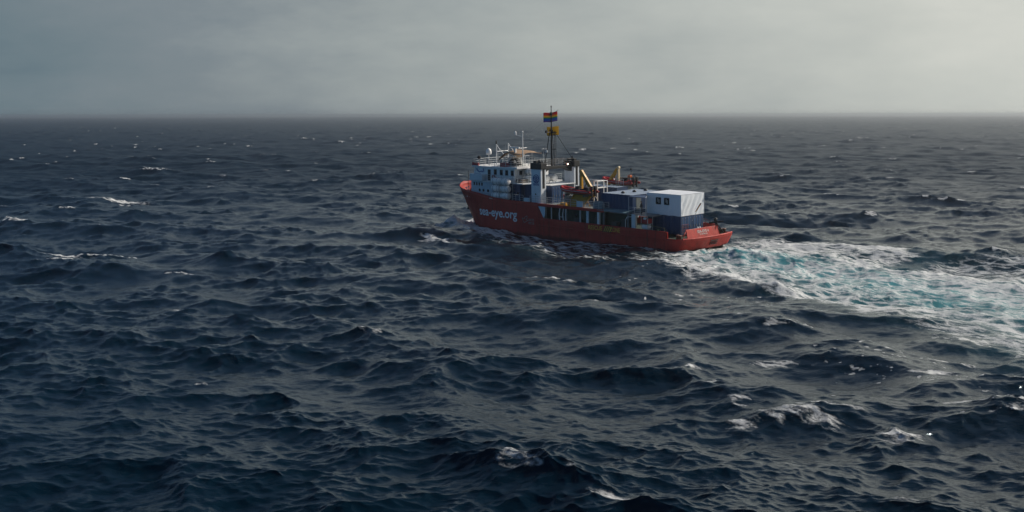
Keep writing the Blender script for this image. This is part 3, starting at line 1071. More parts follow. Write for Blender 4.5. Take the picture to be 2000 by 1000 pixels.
# ---- grey awning over the boarding deck aft of the gallery, landing and posts
mb = MB()
mb.hexa([(10.0, 4.15, 5.76), (15.6, 4.15, 5.76), (15.6, 5.75, 5.60), (10.0, 5.75, 5.52)], [(10.0, 4.15, 5.82), (15.6, 4.15, 5.82), (15.6, 5.75, 5.66), (10.0, 5.75, 5.58)])
awn = part(mb, 'boarding_awning', paint('grey_green_awning', (0.17, 0.27, 0.30), 0.6, 0.3))
mb = MB()
mb.path([(10.3, 5.5, 2.5), (10.3, 5.5, 4.6), (10.15, 5.4, 4.95), (9.8, 5.3, 5.05), (9.3, 5.2, 5.05)], .06, 6)
part(mb, 'bent_pipe', RAIL)
mb = MB()
mb.bbox(8.72, 9.38, 5.0, 5.3, 2.46, 5.42, .03)
part(mb, 'landing_post', SHADE_WHITE)
mb = MB()
mb.box(6.3, 16.3, -3.2, 4.25, 5.18, 5.33)
part(mb, 'container_deck', STEEL)
for x in (11.2, 15.9):
    for s in (3.9, -3.0):
        mb = MB()
        mb.bbox(x - .12, x + .12, s - .12, s + .12, 2.46, 5.18, .02)
        part(mb, 'container_deck_leg', STEEL)
mb = MB()
mb.box(9.0, 10.02, 2.4, 5.25, 5.33, 5.41)
mb.box(6.7, 9.0, 2.55, 5.25, 5.33, 5.41)
landing = part(mb, 'stair_landing', STEEL)
railing('landing_railing', [(9.95, 5.2, 5.41), (6.75, 5.2, 5.41)], 1.0, 4, 1.05, .03, RAIL, landing)
mb = MB()
mb.hexa([(8.95, 2.45, 7.86), (10.05, 4.2, 7.86), (10.05, 5.25, 7.86), (6.8, 5.25, 7.86)], [(8.95, 2.45, 7.92), (10.05, 4.2, 7.92), (10.05, 5.25, 7.92), (6.8, 5.25, 7.92)])
part(mb, 'landing_roof', NAVY, landing)
mb = MB()
for x in (9.97, 6.82):
    mb.tube((x, 5.2, 5.4), (x, 5.2, 7.88), .045)
mb.tube((9.97, 5.2, 7.86), (6.82, 5.2, 7.86), .04)
mb.tube((9.97, 5.2, 7.86), (9.97, 4.2, 7.86), .04)
mb.tube((6.82, 5.2, 7.86), (8.95, 2.5, 7.86), .04)
part(mb, 'landing_frame', RAIL, landing)
mb = MB()
for k in range(9):
    mb.box(9.3, 10.2, 4.95 - .28 * k - .3, 4.95 - .28 * k, 5.2 - .3 * (k + 1), 5.24 - .3 * (k + 1))
part(mb, 'stair', STEEL, landing)
mb = MB()
mb.box(6.6, 8.9, -2.4, 2.6, 5.34, 5.4)
part(mb, 'walkway', STEEL, landing)

# ---- the forward superstructure
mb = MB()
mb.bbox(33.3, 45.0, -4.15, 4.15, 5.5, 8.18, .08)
deckhouse = part(mb, 'deckhouse', paint('shade_toned_white', (0.52, 0.61, 0.67), 0.45, 0.25, (0.36, 0.40, 0.43), streak=0.25))  # white wall, shade put into its colour so the canisters stand out
for k in range(4):
    mb = MB()
    x = 44.2 - k * .62
    mb.bbox(x - .17, x + .17, 4.12, 4.18, 7.45, 7.95, .03)
    part(mb, 'window', GLASS, deckhouse)
for x in (42.9, 42.0, 40.9, 33.9):
    mb = MB()
    mb.lathe((x, 4.12, 6.75), (0, 1, 0), [(0, .24), (.05, .24), (.07, .18)], 14)
    part(mb, 'porthole', GLASS, deckhouse)
mb = MB()
mb.box(32.6, 45.3, -4.35, 4.35, 8.18, 8.32)
bridge_deck = part(mb, 'bridge_deck', WHITE)
mb = MB()
mb.hexa([(35.1, -3.7, 8.32), (45.0, -3.7, 8.32), (45.0, 3.7, 8.32), (35.1, 3.7, 8.32)], [(35.1, -3.7, 10.42), (44.6, -3.6, 10.42), (44.6, 3.6, 10.42), (35.1, 3.7, 10.42)])
wheelhouse = part(mb, 'wheelhouse', WHITE)
mb = MB()
mb.bbox(34.2, 44.95, -4.0, 4.0, 10.42, 10.62, .06)
part(mb, 'wheelhouse_roof', WHITE_CLEAN, wheelhouse)
for x in (39.55, 38.15, 36.9, 35.6):
    mb = MB()
    mb.bbox(x - .37, x + .37, 3.69, 3.73, 9.30, 10.22, .02, 0)
    mb.bbox(x - .31, x + .31, 3.71, 3.745, 9.36, 10.16, .015, 1)
    part(mb, 'window', [RAIL, GLASS], wheelhouse)
for y in (2.4, 0.9, -0.6, -2.1):
    mb = MB()
    mb.bbox(35.06, 35.11, y - .34, y + .34, 9.40, 10.14, .015, 0)
    mb.bbox(35.03, 35.09, y - .28, y + .28, 9.46, 10.08, .015, 1)
    part(mb, 'window', [RAIL, GLASS], wheelhouse)
for y in (3, 1.8, .6, -.6, -1.8, -3):
    mb = MB()
    mb.bbox(44.70, 44.86, y - .45, y + .45, 9.35, 10.1, .015)
    part(mb, 'window', GLASS, wheelhouse)
mb = MB()
mb.bbox(40.7, 41.35, 3.68, 3.74, 8.34, 10.1, .03)
part(mb, 'wheelhouse_door', DARK, wheelhouse)
mb = MB()
mb.bbox(41.6, 44.6, 3.6, 4.75, 8.3, 9.35, .05)
wing = part(mb, 'bridge_wing', SHADE_WHITE)
mb = MB()
mb.bbox(41.6, 44.6, -4.75, -3.6, 8.3, 9.35, .05)
part(mb, 'bridge_wing', SHADE_WHITE)
mb = MB()                             # dark print on the wing's side
for (xa, za, xb, zb) in ((43.9, 9.9, 43.4, 9.6), (43.4, 9.6, 42.9, 9.75), (42.9, 9.75, 42.5, 9.65), (42.4, 10.2, 42.3, 9.7), (43.2, 9.35, 43.05, 9.2), (43.95, 10.15, 43.9, 9.9)):
    mb.tube((xa, 3.75, za), (xb, 3.75, zb), .075, 5)
part(mb, 'wheelhouse_emblem', LOGOBLUE, wheelhouse)
# aft end of the bridge deck
railing('railing', [(35.0, 4.25, 8.32), (32.7, 4.25, 8.32), (32.7, -4.25, 8.32)], 1.0, 3, 1.2, .03, RAIL, bridge_deck)
railing('railing', [(41.4, 4.25, 8.32), (35.0, 4.25, 8.32)], 1.0, 3, 1.3, .028, RAIL, bridge_deck)
mb = MB()
mb.bbox(33.6, 34.9, 2.2, 3.6, 8.32, 8.85, .06)
part(mb, 'bridge_deck_locker', paint('brown_grey_gear', (0.14, 0.11, 0.09), .7, .4), bridge_deck)
mb = MB()
mb.bbox(33.2, 34.4, 0.4, 1.7, 8.32, 8.75, .06)
part(mb, 'bridge_deck_locker', paint('brown_grey_gear', (0.14, 0.11, 0.09), .7, .4), bridge_deck)
# monkey island on top of the wheelhouse
railing('roof_railing', [(44.7, 3.8, 10.62), (34.5, 3.8, 10.62), (34.5, -3.8, 10.62), (44.7, -3.8, 10.62), (44.7, 3.8, 10.62)], 1.0, 3, 1.25, .03, RAIL, wheelhouse)
mb = MB()
mb.hexa([(34.1, 1.6, 10.50), (36.2, 3.3, 10.50), (36.2, 4.35, 10.50), (34.1, 4.1, 10.50)], [(34.1, 1.6, 10.78), (36.2, 3.3, 10.78), (36.2, 4.35, 10.78), (34.1, 4.1, 10.78)])
part(mb, 'roof_overhang', WHITE_CLEAN, wheelhouse)
mb = MB()
mb.bbox(36.4, 39.0, 2.3, 3.3, 10.62, 11.25, .08)
part(mb, 'roof_locker', RUBBER, wheelhouse)
mb = MB()
mb.bbox(35.4, 36.6, 2.4, 3.4, 10.62, 11.3, .08)
part(mb, 'roof_locker', CLOTH_DARK, wheelhouse)
mb = MB()
mb.bbox(43.4, 44.8, 3.7, 3.95, 10.62, 11.05, .03)
mb.prism([(44.9, 3.9, 10.62), (43.4, 3.9, 10.62), (44.75, 3.9, 11.2)], (0, .08, 0))
part(mb, 'port_side_light_screen', RUBBER, wheelhouse)
# curved tan awning over the roof
P = []
for i in range(13):
    u = i / 12.0
    x = lerp(40.2, 35.4, u)
    z = 12.75 + 0.50 * math.sin(math.pi * min(1, u * 1.25 + .02)) ** 0.9 - 0.30 * (1 - u) ** 2
    P.append([(x, y, z - 0.10 * abs(y / 2.6) ** 2 * 2.4 - (0.9 * (1 - u) ** 3 if True else 0) * abs(y / 2.6)) for y in (-2.6, -1.5, 0, 1.5, 2.6)])
mb = MB()
mb.grid(P, 0, True)
part(mb, 'awning', TAN, wheelhouse, thick=0.05)
for x in (40.2, 37.6, 35.0):
    for y in (-2.5, 2.5):
        mb = MB()
        mb.tube((x, y, 10.6), (x, y, 12.75), .035)
        part(mb, 'awning_post', RAIL, wheelhouse)
mb = MB()
Pd = []
for i in range(9):
    th = math.pi * i / 8
    Pd.append([(35.9 + 1.0 * math.cos(th), y, 11.0 + 1.05 * math.sin(th)) for y in (2.3, 3.3)])
mb.grid(Pd, 0, True, flip=True)
part(mb, 'folded_canopy', BLACKRUB, wheelhouse, thick=0.06)
mb = MB()
for y in (-2.0, 2.0):
    mb.path([(39.5, y, 10.6), (39.4, y, 11.5), (38.8, y, 12.3)], .05)
mb.bbox(38.2, 39.4, -1.2, 1.2, 10.62, 11.9, .1)
part(mb, 'open_bridge_console', WHITE_CLEAN, wheelhouse)
# goal-post mast, dome and searchlight at the fore end
mb = MB()
for y in (-1.3, 1.3):
    mb.tube((41.9, y, 10.6), (41.9, y, 14.0), .075, 8)
    mb.path([(41.9, y, 13.9), (40.2, y, 12.4), (40.0, y, 10.6)], .055)
mb.tube((41.9, -1.3, 12.8), (41.9, 1.3, 12.8), .05)
mb.tube((41.9, 1.3, 12.8), (40.6, 1.3, 12.8), .05)
part(mb, 'signal_frame', WHITE_CLEAN, wheelhouse)
mb = MB()
mb.lathe((41.9, 1.3, 14.0), (0, 0, 1), [(0, .10), (.5, .10), (.55, .05)], 8)
part(mb, 'signal_lamp', BLACK, wheelhouse)
mb = MB()
mb.tube((43.2, 1.8, 10.6), (43.2, 1.8, 12.4), .06)
mb.lathe((43.2, 1.8, 12.3), (0, 0, 1), [(0, .36), (.15, .46), (.55, .46), (.8, .36), (.98, .16), (1.02, .02)], 16)
part(mb, 'satellite_dome', WHITE_CLEAN, wheelhouse)
mb = MB()
mb.tube((44.3, 2.9, 10.6), (44.3, 2.9, 11.6), .045)
mb.lathe((44.55, 2.9, 11.85), (-1, 0, 0), [(0, .2), (.1, .26), (.4, .24), (.5, .12)], 12)
part(mb, 'searchlight', BLACK, wheelhouse)
# radar mast aft on the wheelhouse roof
mb = MB()
mb.tube((35.3, 1.7, 8.3), (35.3, 1.7, 15.9), .12, 8, .07)
mb.tube((35.0, 1.5, 8.3), (35.0, 1.5, 12.5), .06)
for k in range(14):
    mb.tube((35.3, 1.7, 9 + k * .32), (35.0, 1.5, 9 + k * .32), .025, 5)
mb.tube((35.3, 1.7, 12.6), (37.6, 1.7, 12.6), .06)
mb.tube((35.3, 1.7, 15.4), (36.9, 1.7, 15.6), .045)
mb.tube((35.3, 2.6, 13.6), (35.3, .8, 13.6), .04)
radar_mast = part(mb, 'radar_mast', WHITE_CLEAN)
mb = MB()
mb.bbox(36.85, 37.15, 1.55, 1.85, 12.66, 13.5, .04)
mb.bbox(36.0, 38.2, 1.60, 1.82, 13.5, 13.72, .04)
part(mb, 'radar_scanner', WHITE_CLEAN, radar_mast)
mb = MB()
mb.lathe((36.9, 1.7, 15.55), (0, 0, 1), [(0, .10), (.1, .15), (.5, .15), (.65, .05)], 10)
part(mb, 'antenna_dome', WHITE_CLEAN, radar_mast)
mb = MB()
mb.lathe((35.3, 1.7, 15.9), (0, 0, 1), [(0, .08), (.12, .14), (.3, .14), (.36, .03)], 10)
part(mb, 'masthead_light', WHITE_CLEAN, radar_mast)
mb = MB()
mb.tube((38.9, 2.0, 10.6), (38.9, 2.0, 14.6), .018, 5)
part(mb, 'whip_antenna', RAIL, wheelhouse)
# ---- forecastle gear
mb = MB()
mb.bbox(47.2, 48.6, -.9, .9, 5.5, 6.5, .1)
mb.lathe((47.9, -1.7, 6.1), (0, 1, 0), [(0, .35), (.1, .5), (.2, .3), (3.1, .3), (3.2, .5), (3.4, .35)], 12)
part(mb, 'anchor_windlass', paint('windlass_brown', (0.13, 0.07, 0.045), .7, .4))
mb = MB()
mb.tube((46.9, 1.2, 5.5), (46.9, 1.2, 8.5), .07)
mb.bbox(46.6, 47.2, 1.0, 1.4, 7.1, 7.7, .06)
mb.bbox(46.7, 47.1, 1.05, 1.35, 8.3, 8.8, .06)
mb.tube((46.9, .8, 8.6), (46.9, 1.7, 8.35), .09)
part(mb, 'fore_light_post', BLACK)
mb = MB()
mb.tube((49.4, 0.9, 5.5), (49.4, .9, 9.3), .035)
part(mb, 'jackstaff', BLACK)
mb = MB()
mb.path([(46.6, 3.4, 5.5), (46.4, 3.6, 6.5), (46.9, 3.7, 6.9), (46.2, 3.4, 7.0)], .07)
mb.path([(46.0, 3.6, 5.5), (46.2, 3.6, 6.9)], .06)
part(mb, 'mooring_davit', RAIL)
for x in (45.6, 44.6, 43.6, 42.6, 41.6, 40.6):
    mb = MB()
    mb.box(x - .05, x + .05, 4.4, hull_y(x, 6.1) - .1, 5.5, 6.2)
    part(mb, 'bulwark_stay', WHITE)

# ---- funnels, the black bridge between them and the mainmast
for s in (1, -1):
    y0, y1 = (4.02, 5.14) if s == 1 else (-2.05, -3.17)
    yc = (y0 + y1) / 2
    mb = MB()
    mb.bbox(27.75, 29.85, min(y0, y1), max(y0, y1), 5.55, 10.78, .06)
    fn = part(mb, 'funnel', paint('funnel_white', (0.74, 0.79, 0.82), 0.42, 0.2, (0.38, 0.42, 0.44), streak=0.2))
    mb = MB()
    mb.bbox(27.62, 29.98, min(y0, y1) - .08, max(y0, y1) + .08, 10.78, 11.72, .08)
    mb.bbox(28.0, 28.5, yc - .3, yc + .3, 11.72, 11.98, .06)
    mb.bbox(29.0, 29.6, yc - .35, yc + .35, 11.72, 12.05, .06)
    mb.tube((28.75, yc, 11.7), (28.6, yc, 12.15), .16, 8)
    part(mb, 'funnel_cap', BLACK, fn)
    mb = MB()
    for k in range(13):
        mb.box(27.69, 27.745, yc - .20, yc + .12, 8.05 + k * .21, 8.05 + k * .21 + .13)
    mb.box(27.735, 27.76, yc - .27, yc + .19, 7.9, 10.8)
    part(mb, 'louvre', DARK, fn)
    if s == 1:
        # emblem: an eye over a ring of waves, with a line of print below
        mb = MB()
        cx, cz = 28.75, 9.35
        yy = 5.155
        for r in (.62,):
            ring = [(cx + r * math.cos(a * math.pi / 14), yy, cz + r * math.sin(a * math.pi / 14)) for a in range(29)]
            mb.path(ring, .06, 5)
        for sg in (1, -1):
            mb.path([(cx + .52 * (2 * i / 8 - 1), yy, cz + .08 + sg * .27 * math.sin(math.pi * i / 8)) for i in range(9)], .06, 5)
        mb.lathe((cx, yy - .02, cz + .08), (0, 1, 0), [(0, .16), (.04, .16)], 12)
        for k in (0, 1):
            mb.path([(cx + .5 * (2 * i / 10 - 1), yy, cz - .32 - .13 * k + .04 * math.sin(i * 1.9)) for i in range(11)], .045, 5)
        vs, fs, w = text_mesh('SEA-EYE', .42, .015)
        k = 1.25 / w
        mb.add([(cx + .62 - v.x * k, yy + .006, cz - 1.0 + v.y) for v in vs], fs)
        part(mb, 'funnel_emblem', LOGOBLUE, fn)
        mb = MB()
        mb.lathe((28.9, 5.13, 7.0), (0, 1, 0), [(0, .13), (.04, .13)], 12)
        part(mb, 'funnel_port', DARK, fn)
mb = MB()
mb.bbox(28.15, 29.6, -2.02, 4.0, 10.66, 11.10, .05)
for s in (1, -1):
    ya = 4.0 if s == 1 else -2.02
    mb.prism([(28.2, ya, 10.66), (28.2, ya - s * 1.1, 10.66), (28.2, ya, 10.1)], (1.35, 0, 0))
mast_beam = part(mb, 'mast_platform', BLACK)
railing('platform_railing', [(28.2, -1.95, 11.1), (28.2, 3.9, 11.1)], 0.95, 3, .8, .028, BLACK, mast_beam)
railing('platform_railing', [(29.6, -1.95, 11.1), (29.6, 3.9, 11.1)], 0.95, 3, .8, .028, BLACK, mast_beam)
mb = MB()
mb.lathe((28.10, -1.0, 11.25), (-1, 0, 0), [(0, .11), (.08, .12), (.10, .05)], 12)
part(mb, 'deck_lamp', LAMP, mast_beam, label='lit deck lamp glowing orange')
mb = MB()
MX, MY = 29.0, 0.95
mb.tube((MX + .6, MY + .0, 10.9), (MX + .6, MY, 17.2), .17, 10, .11)
mb.tube((MX + .6, MY, 17.2), (MX + .6, MY, 20.1), .09, 8, .05)
for dy in (.9,):
    mb.tube((MX + .9, MY + 1.3, 10.9), (MX + .65, MY + .25, 16.6), .065, 6)
    mb.tube((MX + .9, MY - .9, 10.9), (MX + .65, MY - .25, 16.6), .05, 6)
mb.tube((MX + .2, MY - .25, 10.9), (MX + .2, MY - .25, 16.4), .035, 5)
mb.tube((MX + .2, MY - .55, 10.9), (MX + .2, MY - .55, 16.4), .035, 5)
for k in range(18):
    mb.tube((MX + .2, MY - .25, 11.1 + k * .3), (MX + .2, MY - .55, 11.1 + k * .3), .02, 4)
mainmast = part(mb, 'mainmast', BLACK)
for z, rr in ((16.15, .42), (15.75, .32), (13.6, .3)):
    mb = MB()
    mb.path([(MX + .4 + rr * math.cos(a * math.pi / 6), MY - .35 + rr * math.sin(a * math.pi / 6), z) for a in range(13)], .05, 5)
    mb.tube((MX + .6, MY, z), (MX + .4, MY - .35, z), .05)
    part(mb, 'light_cage', BLACK, mainmast)
mb = MB()
mb.tube((MX + .6, MY + 1.2, 16.2), (MX + .6, MY - 1.0, 16.2), .06)
mb.bbox(MX + .45, MX + .75, MY + .9, MY + 1.25, 16.1, 16.5, .05)
mb.bbox(MX + .45, MX + .75, MY - .95, MY - .6, 16.1, 16.5, .05)
part(mb, 'crosstree', BLACK, mainmast)
mb = MB()
mb.lathe((MX + .6, MY, 18.75), (0, 0, 1), [(0, .1), (.1, .17), (.45, .17), (.55, .08)], 10)
mb.lathe((MX + .6, MY, 19.95), (0, 0, 1), [(0, .06), (.05, .09), (.25, .09), (.3, .03)], 8)
mb.tube((MX + .6, MY, 18.9), (MX - .1, MY - .9, 19.6), .025, 4)
part(mb, 'masthead_light', BLACK, mainmast)
mb = MB()
mb.lathe((MX + .75, MY + .9, 13.05), (0, 0, 1), [(0, .1), (.05, .16), (.35, .16), (.42, .08)], 10)
part(mb, 'mast_lamp', WHITE_CLEAN, mainmast)
mb = MB()
mb.tube((MX + .4, MY - .5, 16.3), (28.4, -2.4, 11.95), .035, 5)
part(mb, 'stay', BLACK, mainmast)
mb = MB()
mb.tube((MX + .6, MY, 18.7), (38.8, 1.0, 13.4), .012, 4)
part(mb, 'halyard', RAIL, mainmast)
mb = MB()
mb.bbox(28.3, 28.9, -2.75, -2.2, 11.7, 12.1, .06)
mb.tube((28.6, -2.5, 12.0), (28.2, -2.1, 12.35), .13, 8)
part(mb, 'exhaust_outlet', BLACK, mast_beam)

# ---- boat deck: white gantry between the boats, cradle ramp
mb = MB()
for x, y in ((19.6, 2.1), (18.9, 2.1), (19.4, .2), (18.7, .2)):
    mb.bbox(x - .06, x + .06, y - .06, y + .06, 5.58, 9.35, .015)
for z in (9.3, 8.3):
    for a, b in (((19.6, 2.1), (18.9, 2.1)), ((19.4, .2), (18.7, .2)), ((19.6, 2.1), (19.4, .2)), ((18.9, 2.1), (18.7, .2))):
        mb.tube((*a, z), (*b, z), .05)
mb.tube((18.9, 2.1, 6.6), (19.6, 2.1, 7.4), .035)
mb.tube((19.4, .2, 9.3), (22.5, .2, 9.3), .05)
part(mb, 'boat_gantry', WHITE_CLEAN)
mb = MB()
# yellow slide under the near boat: two side rails, a floor and rungs
A, B_, C_, D_ = (22.3, 4.9, 5.62), (19.3, 4.9, 5.62), (18.0, 4.0, 7.55), (21.6, 4.0, 7.55)
mb.add([A, B_, C_, D_, *[(p[0], p[1] - .08, p[2] - .06) for p in (A, B_, C_, D_)]], [(0, 1, 2, 3), (7, 6, 5, 4), (0, 4, 5, 1), (1, 5, 6, 2), (2, 6, 7, 3), (3, 7, 4, 0)])
for P0, P1 in ((A, D_), (B_, C_)):
    mb.tube((P0[0], P0[1] + .06, P0[2] + .1), (P1[0], P1[1] + .06, P1[2] + .1), .09, 6)
mb.tube((19.6, 4.1, 7.4), (19.6, 3.0, 5.6), .08)
mb.tube((21.6, 4.1, 7.4), (21.6, 3.0, 5.6), .08)
part(mb, 'boat_cradle', YELLOW)
mb = MB()
mb.bbox(22.4, 24.2, 4.6, 5.3, 5.62, 5.82, .05)
mb.bbox(22.6, 23.7, 4.7, 5.1, 5.82, 6.1, .05)
part(mb, 'yellow_deck_plate', YELLOW)
mb = MB()
for y in (4.8, 3.4):
    mb.tube((23.6, y, 5.6), (23.6, y, 8.0), .05)
mb.tube((23.6, 4.8, 7.0), (22.2, 4.6, 7.3), .05)
mb.bbox(21.0, 24.8, 2.4, 3.2, 5.6, 7.0, .06)
part(mb, 'boat_deck_frame', GREYDECK)

# ---- stern bulwark, roller gear
mb = MB()
mb.hexa([(0.55, -3.5, 2.5), (0.70, -3.5, 2.5), (0.70, 3.7, 2.5), (0.55, 3.7, 2.5)], [(0.95, -3.2, 3.66), (1.08, -3.2, 3.66), (1.08, 3.5, 3.66), (0.95, 3.5, 3.66)])
transom = part(mb, 'transom_bulwark', RED)
mb = MB()
mb.path([(1.0, -3.2, 3.68), (1.0, 3.5, 3.68), (.9, 3.75, 3.45), (.8, 4.15, 3.2), (.75, 4.4, 2.6)], .06)
part(mb, 'transom_cap', RED, transom)


def transom_text(s, y_left, z, width, h, bold, name):
    vs, fs, w = text_mesh(s, 1.0, bold)
    k = width / w
    m = MB()
    # seen from aft the letters run from port to starboard
    m.add([(0.55 + (z + v.y * h - 2.5) * (0.40 / 1.16) - 0.025, y_left - v.x * k, z + v.y * h) for v in vs], fs)
    part(m, name, paint('weathered_name_paint', (0.48, 0.40, 0.39), .6, .3), transom)


transom_text('SEA-EYE 4', 1.35, 3.10, 2.5, 0.50, .03, 'stern_name')
transom_text('REGENSBURG', 0.95, 2.82, 1.7, 0.26, .02, 'stern_port_name')
for y in (.6, .1):
    mb = MB()
    mb.lathe((1.35, y, 3.55), (0, 0, 1), [(0, .12), (.2, .14), (.3, .05)], 8)
    part(mb, 'stern_lamp', WHITE_CLEAN, transom)
BITT = paint('worn_brown_red', (0.16, 0.05, 0.035), .6, .5, (.3, .2, .12))
for s in (1, -1):
    mb = MB()
    mb.hexa([(2.55, s * 5.5 - .06, 2.45), (2.72, s * 5.5 - .06, 2.45), (2.72, s * 5.5 + .06, 2.45), (2.55, s * 5.5 + .06, 2.45)],
            [(2.6, s * 5.5 - .06, 3.5), (2.72, s * 5.5 - .06, 3.5), (2.72, s * 5.5 + .06, 3.5), (2.6, s * 5.5 + .06, 3.5)])
    part(mb, 'bulwark_end', RED)
    for x, y in ((1.5, 4.7), (1.0, 4.9)):
        mb = MB()
        mb.lathe((x, s * y, 2.45), (0, 0, 1), [(0, .22), (.5, .22), (.55, .3), (.65, .3), (.7, .1)], 12)
        part(mb, 'mooring_bitt', BITT)
mb = MB()
mb.tube((1.0, -3.3, 3.2), (1.3, -3.1, 4.5), .09)
mb.tube((1.9, -2.6, 4.05), (.35, -3.95, 4.3), .13)
mb.lathe((1.2, -3.2, 4.3), (0, 0, 1), [(0, .16), (.12, .24), (.4, .24), (.5, .1)], 10)
mb.tube((1.1, -3.2, 4.1), (.3, -3.9, 2.7), .09)
part(mb, 'stern_anchor', BLACK)
railing('stern_railing', [(2.2, -3.1, 3.0), (6.5, -4.6, 3.3)], 1.35, 3, .9, .03, paint('red_rail_paint', (0.22, 0.05, 0.05), .5, .3))
railing('stern_railing', [(1.9, 3.3, 2.5), (1.9, 1.9, 2.5)], 1.8, 5, .35, .03, paint('red_rail_paint', (0.22, 0.05, 0.05), .5, .3))
mb = MB()
mb.path([(3.4, 5.0, 2.45), (3.5, 5.1, 3.9), (7.8, 5.2, 4.25)], .045)
part(mb, 'tow_rail', paint('dull_green_rail', (0.10, 0.13, 0.06), .6, .3))
for i, (x, y) in enumerate(((4.0, 4.7), (5.3, 4.4), (6.8, 4.6), (7.6, 3.6))):
    mb = MB()
    mb.bbox(x - .3, x + .3, y - .3, y + .3, 2.46, 2.46 + (.9, 1.2, .8, 1.5)[i], .1)
    part(mb, 'deck_winch', paint('winch_green', (0.04, 0.07, 0.045), .7, .5))

# ------------------------------------------------------------------ things carried on board
def container(loc, length, label, doors=True, roof=ROOF, group='blue shipping containers on the ship'):
    """loc: centre of the floor; length along x, doors in the aft end"""
    W_, H_ = 2.438, 2.59
    t = thing('shipping_container', label, 'container', loc, group)
    x0, x1, y0, y1 = -length / 2, length / 2, -W_ / 2, W_ / 2
    # corner posts, rails
    mb = MB()
    for x in (x0 + .08, x1 - .08):
        for y in (y0 + .08, y1 - .08):
            mb.box(x - .08, x + .08, y - .08, y + .08, 0, H_)
    for y in (y0 + .06, y1 - .06):
        mb.box(x0 + .161, x1 - .161, y - .055, y + .055, 0.0, .16)
        mb.box(x0 + .161, x1 - .161, y - .045, y + .045, H_ - .11, H_ - .012)
    for x in (x0 + .07, x1 - .07):
        mb.box(x - .06, x + .06, y0 + .161, y1 - .161, 0, .15)
        mb.box(x - .06, x + .06, y0 + .161, y1 - .161, H_ - .12, H_ - .012)
    mb.build('frame', NAVY, t)
    for s in (1, -1):
        mb = MB()
        n = int((length - .32) / .14)
        P = []
        for i in range(n + 1):
            x = lerp(x0 + .165, x1 - .165, i / n)
            d = .036 if (i // 2) % 2 else 0.0
            P.append([(x, s * (y1 - .03 - d), .162), (x, s * (y1 - .03 - d), H_ - .112)])
        mb.grid(P, 0, False, flip=(s == 1))
        mb.build('side_panel', NAVY, t)
    mb = MB()
    mb.box(x1 - .05, x1 - .02, y0 + .162, y1 - .162, .151, H_ - .121)
    mb.build('end_panel', NAVY, t)
    mb = MB()
    n = int(length / .35)
    P = []
    for i in range(n + 1):
        x = lerp(x0 + .02, x1 - .02, i / n)
        P.append([(x, y0 + .02, H_ + (.0 if i % 2 else .022)), (x, y1 - .02, H_ + (.0 if i % 2 else .022))])
    mb.grid(P, 0, False)
    mb.build('roof_panel', roof, t)
    if doors:
        for s in (1, -1):
            mb = MB()
            mb.bbox(x0 + .015, x0 + .06, min(s * .012, s * (W_ / 2 - .165)), max(s * .012, s * (W_ / 2 - .165)), .155, H_ - .125, .012)
            for k in range(5):
                z = .35 + k * .42
                mb.box(x0 + .005, x0 + .014, min(s * .08, s * (W_ / 2 - .22)), max(s * .08, s * (W_ / 2 - .22)), z, z + .2)
            d = mb.build('door', NAVY_DOOR, t)
            for yy in (.3, .85):
                mb = MB()
                mb.tube((x0 - .02, s * yy, .2), (x0 - .02, s * yy, H_ - .16), .022, 6)
                mb.box(x0 - .06, x0 + .0, s * yy - .05, s * yy + .05, .95, 1.25)
                mb.box(x0 - .05, x0 + .0, s * yy - .07, s * yy + .07, .25, .33)
                mb.box(x0 - .05, x0 + .0, s * yy - .07, s * yy + .07, H_ - .36, H_ - .28)
                mb.build('locking_bar', STEEL, d)
    else:
        mb = MB()
        mb.box(x0 + .02, x0 + .05, y0 + .162, y1 - .162, .151, H_ - .121)
        mb.build('end_panel', NAVY, t)
    for x in (x0 + .085, x1 - .085):
        for y in (y0 + .08, y1 - .08):
            for z in (.055, H_ - .05):
                mb = MB()
                mb.box(x - .09, x + .09, y - .088, y + .088, z - .06, z + .062)
                mb.build('corner_casting', NAVY, t)
    return t


def vent_dome(c, y):
    mb = MB()
    mb.lathe((-.1, y, 2.6), (0, 0, 1), [(0, .20), (.05, .28), (.14, .30), (.26, .22), (.33, .06)], 14)
    mb.build('roof_vent', [paint('dark_vent', (0.02, 0.02, 0.022), .3, .1)], c)


L20, L10 = 6.058, 2.99
container((2.80 + L20 / 2, 1.235, 2.74), L20, 'navy container under the white tarpaulin box, nearer of the stern pair')
container((2.80 + L20 / 2, -1.235, 2.74), L20, 'navy container under the white tarpaulin box, farther of the stern pair')
for y, lab in ((2.98, 'navy container with pale roof facing the near rail amidships, beside the stair landing'),
               (0.53, 'pale-roofed container in the middle of the row of three amidships'),
               (-1.92, 'pale-roofed container on the far side of the row of three amidships')):
    c = container((10.12 + L20 / 2, y, 5.35), L20, lab, doors=False)
    vent_dome(c, 0.0)
    if y > 2:
        mb = MB()
        mb.box(-L20 / 2 - .012, -L20 / 2 + .018, -.55, .45, .16, 2.25)
        mb.build('doorway', [GREYDECK], c)
container((20.9, -2.25, 5.6), L20, 'blue container forward of the row of three, behind the white gantry', doors=False)
container((27.06 + L20 / 2, 2.28, 5.6), L20, 'blue container with doors aft, standing behind the near funnel')
c10 = container((34.78, 1.9, 5.34), L10, 'short navy container between the white raft stack and the near funnel', doors=False)
c10.location = (SHIP @ Vector((34.78 - .02, 3.0, 5.60)))
# the short box stands outboard of the deckhouse; pale print on its side
mb = MB()
for k, (dx, dz) in enumerate(((0.0, 1.9), (.45, 1.9), (0.0, 1.35), (.4, 1.35), (0.05, .8), (.45, .8))):
    mb.path([(dx - .35, 1.235, dz), (dx - .25, 1.235, dz + .25), (dx - .12, 1.235, dz)], .02, 4)
mb.build('faint_print', FADED, c10)

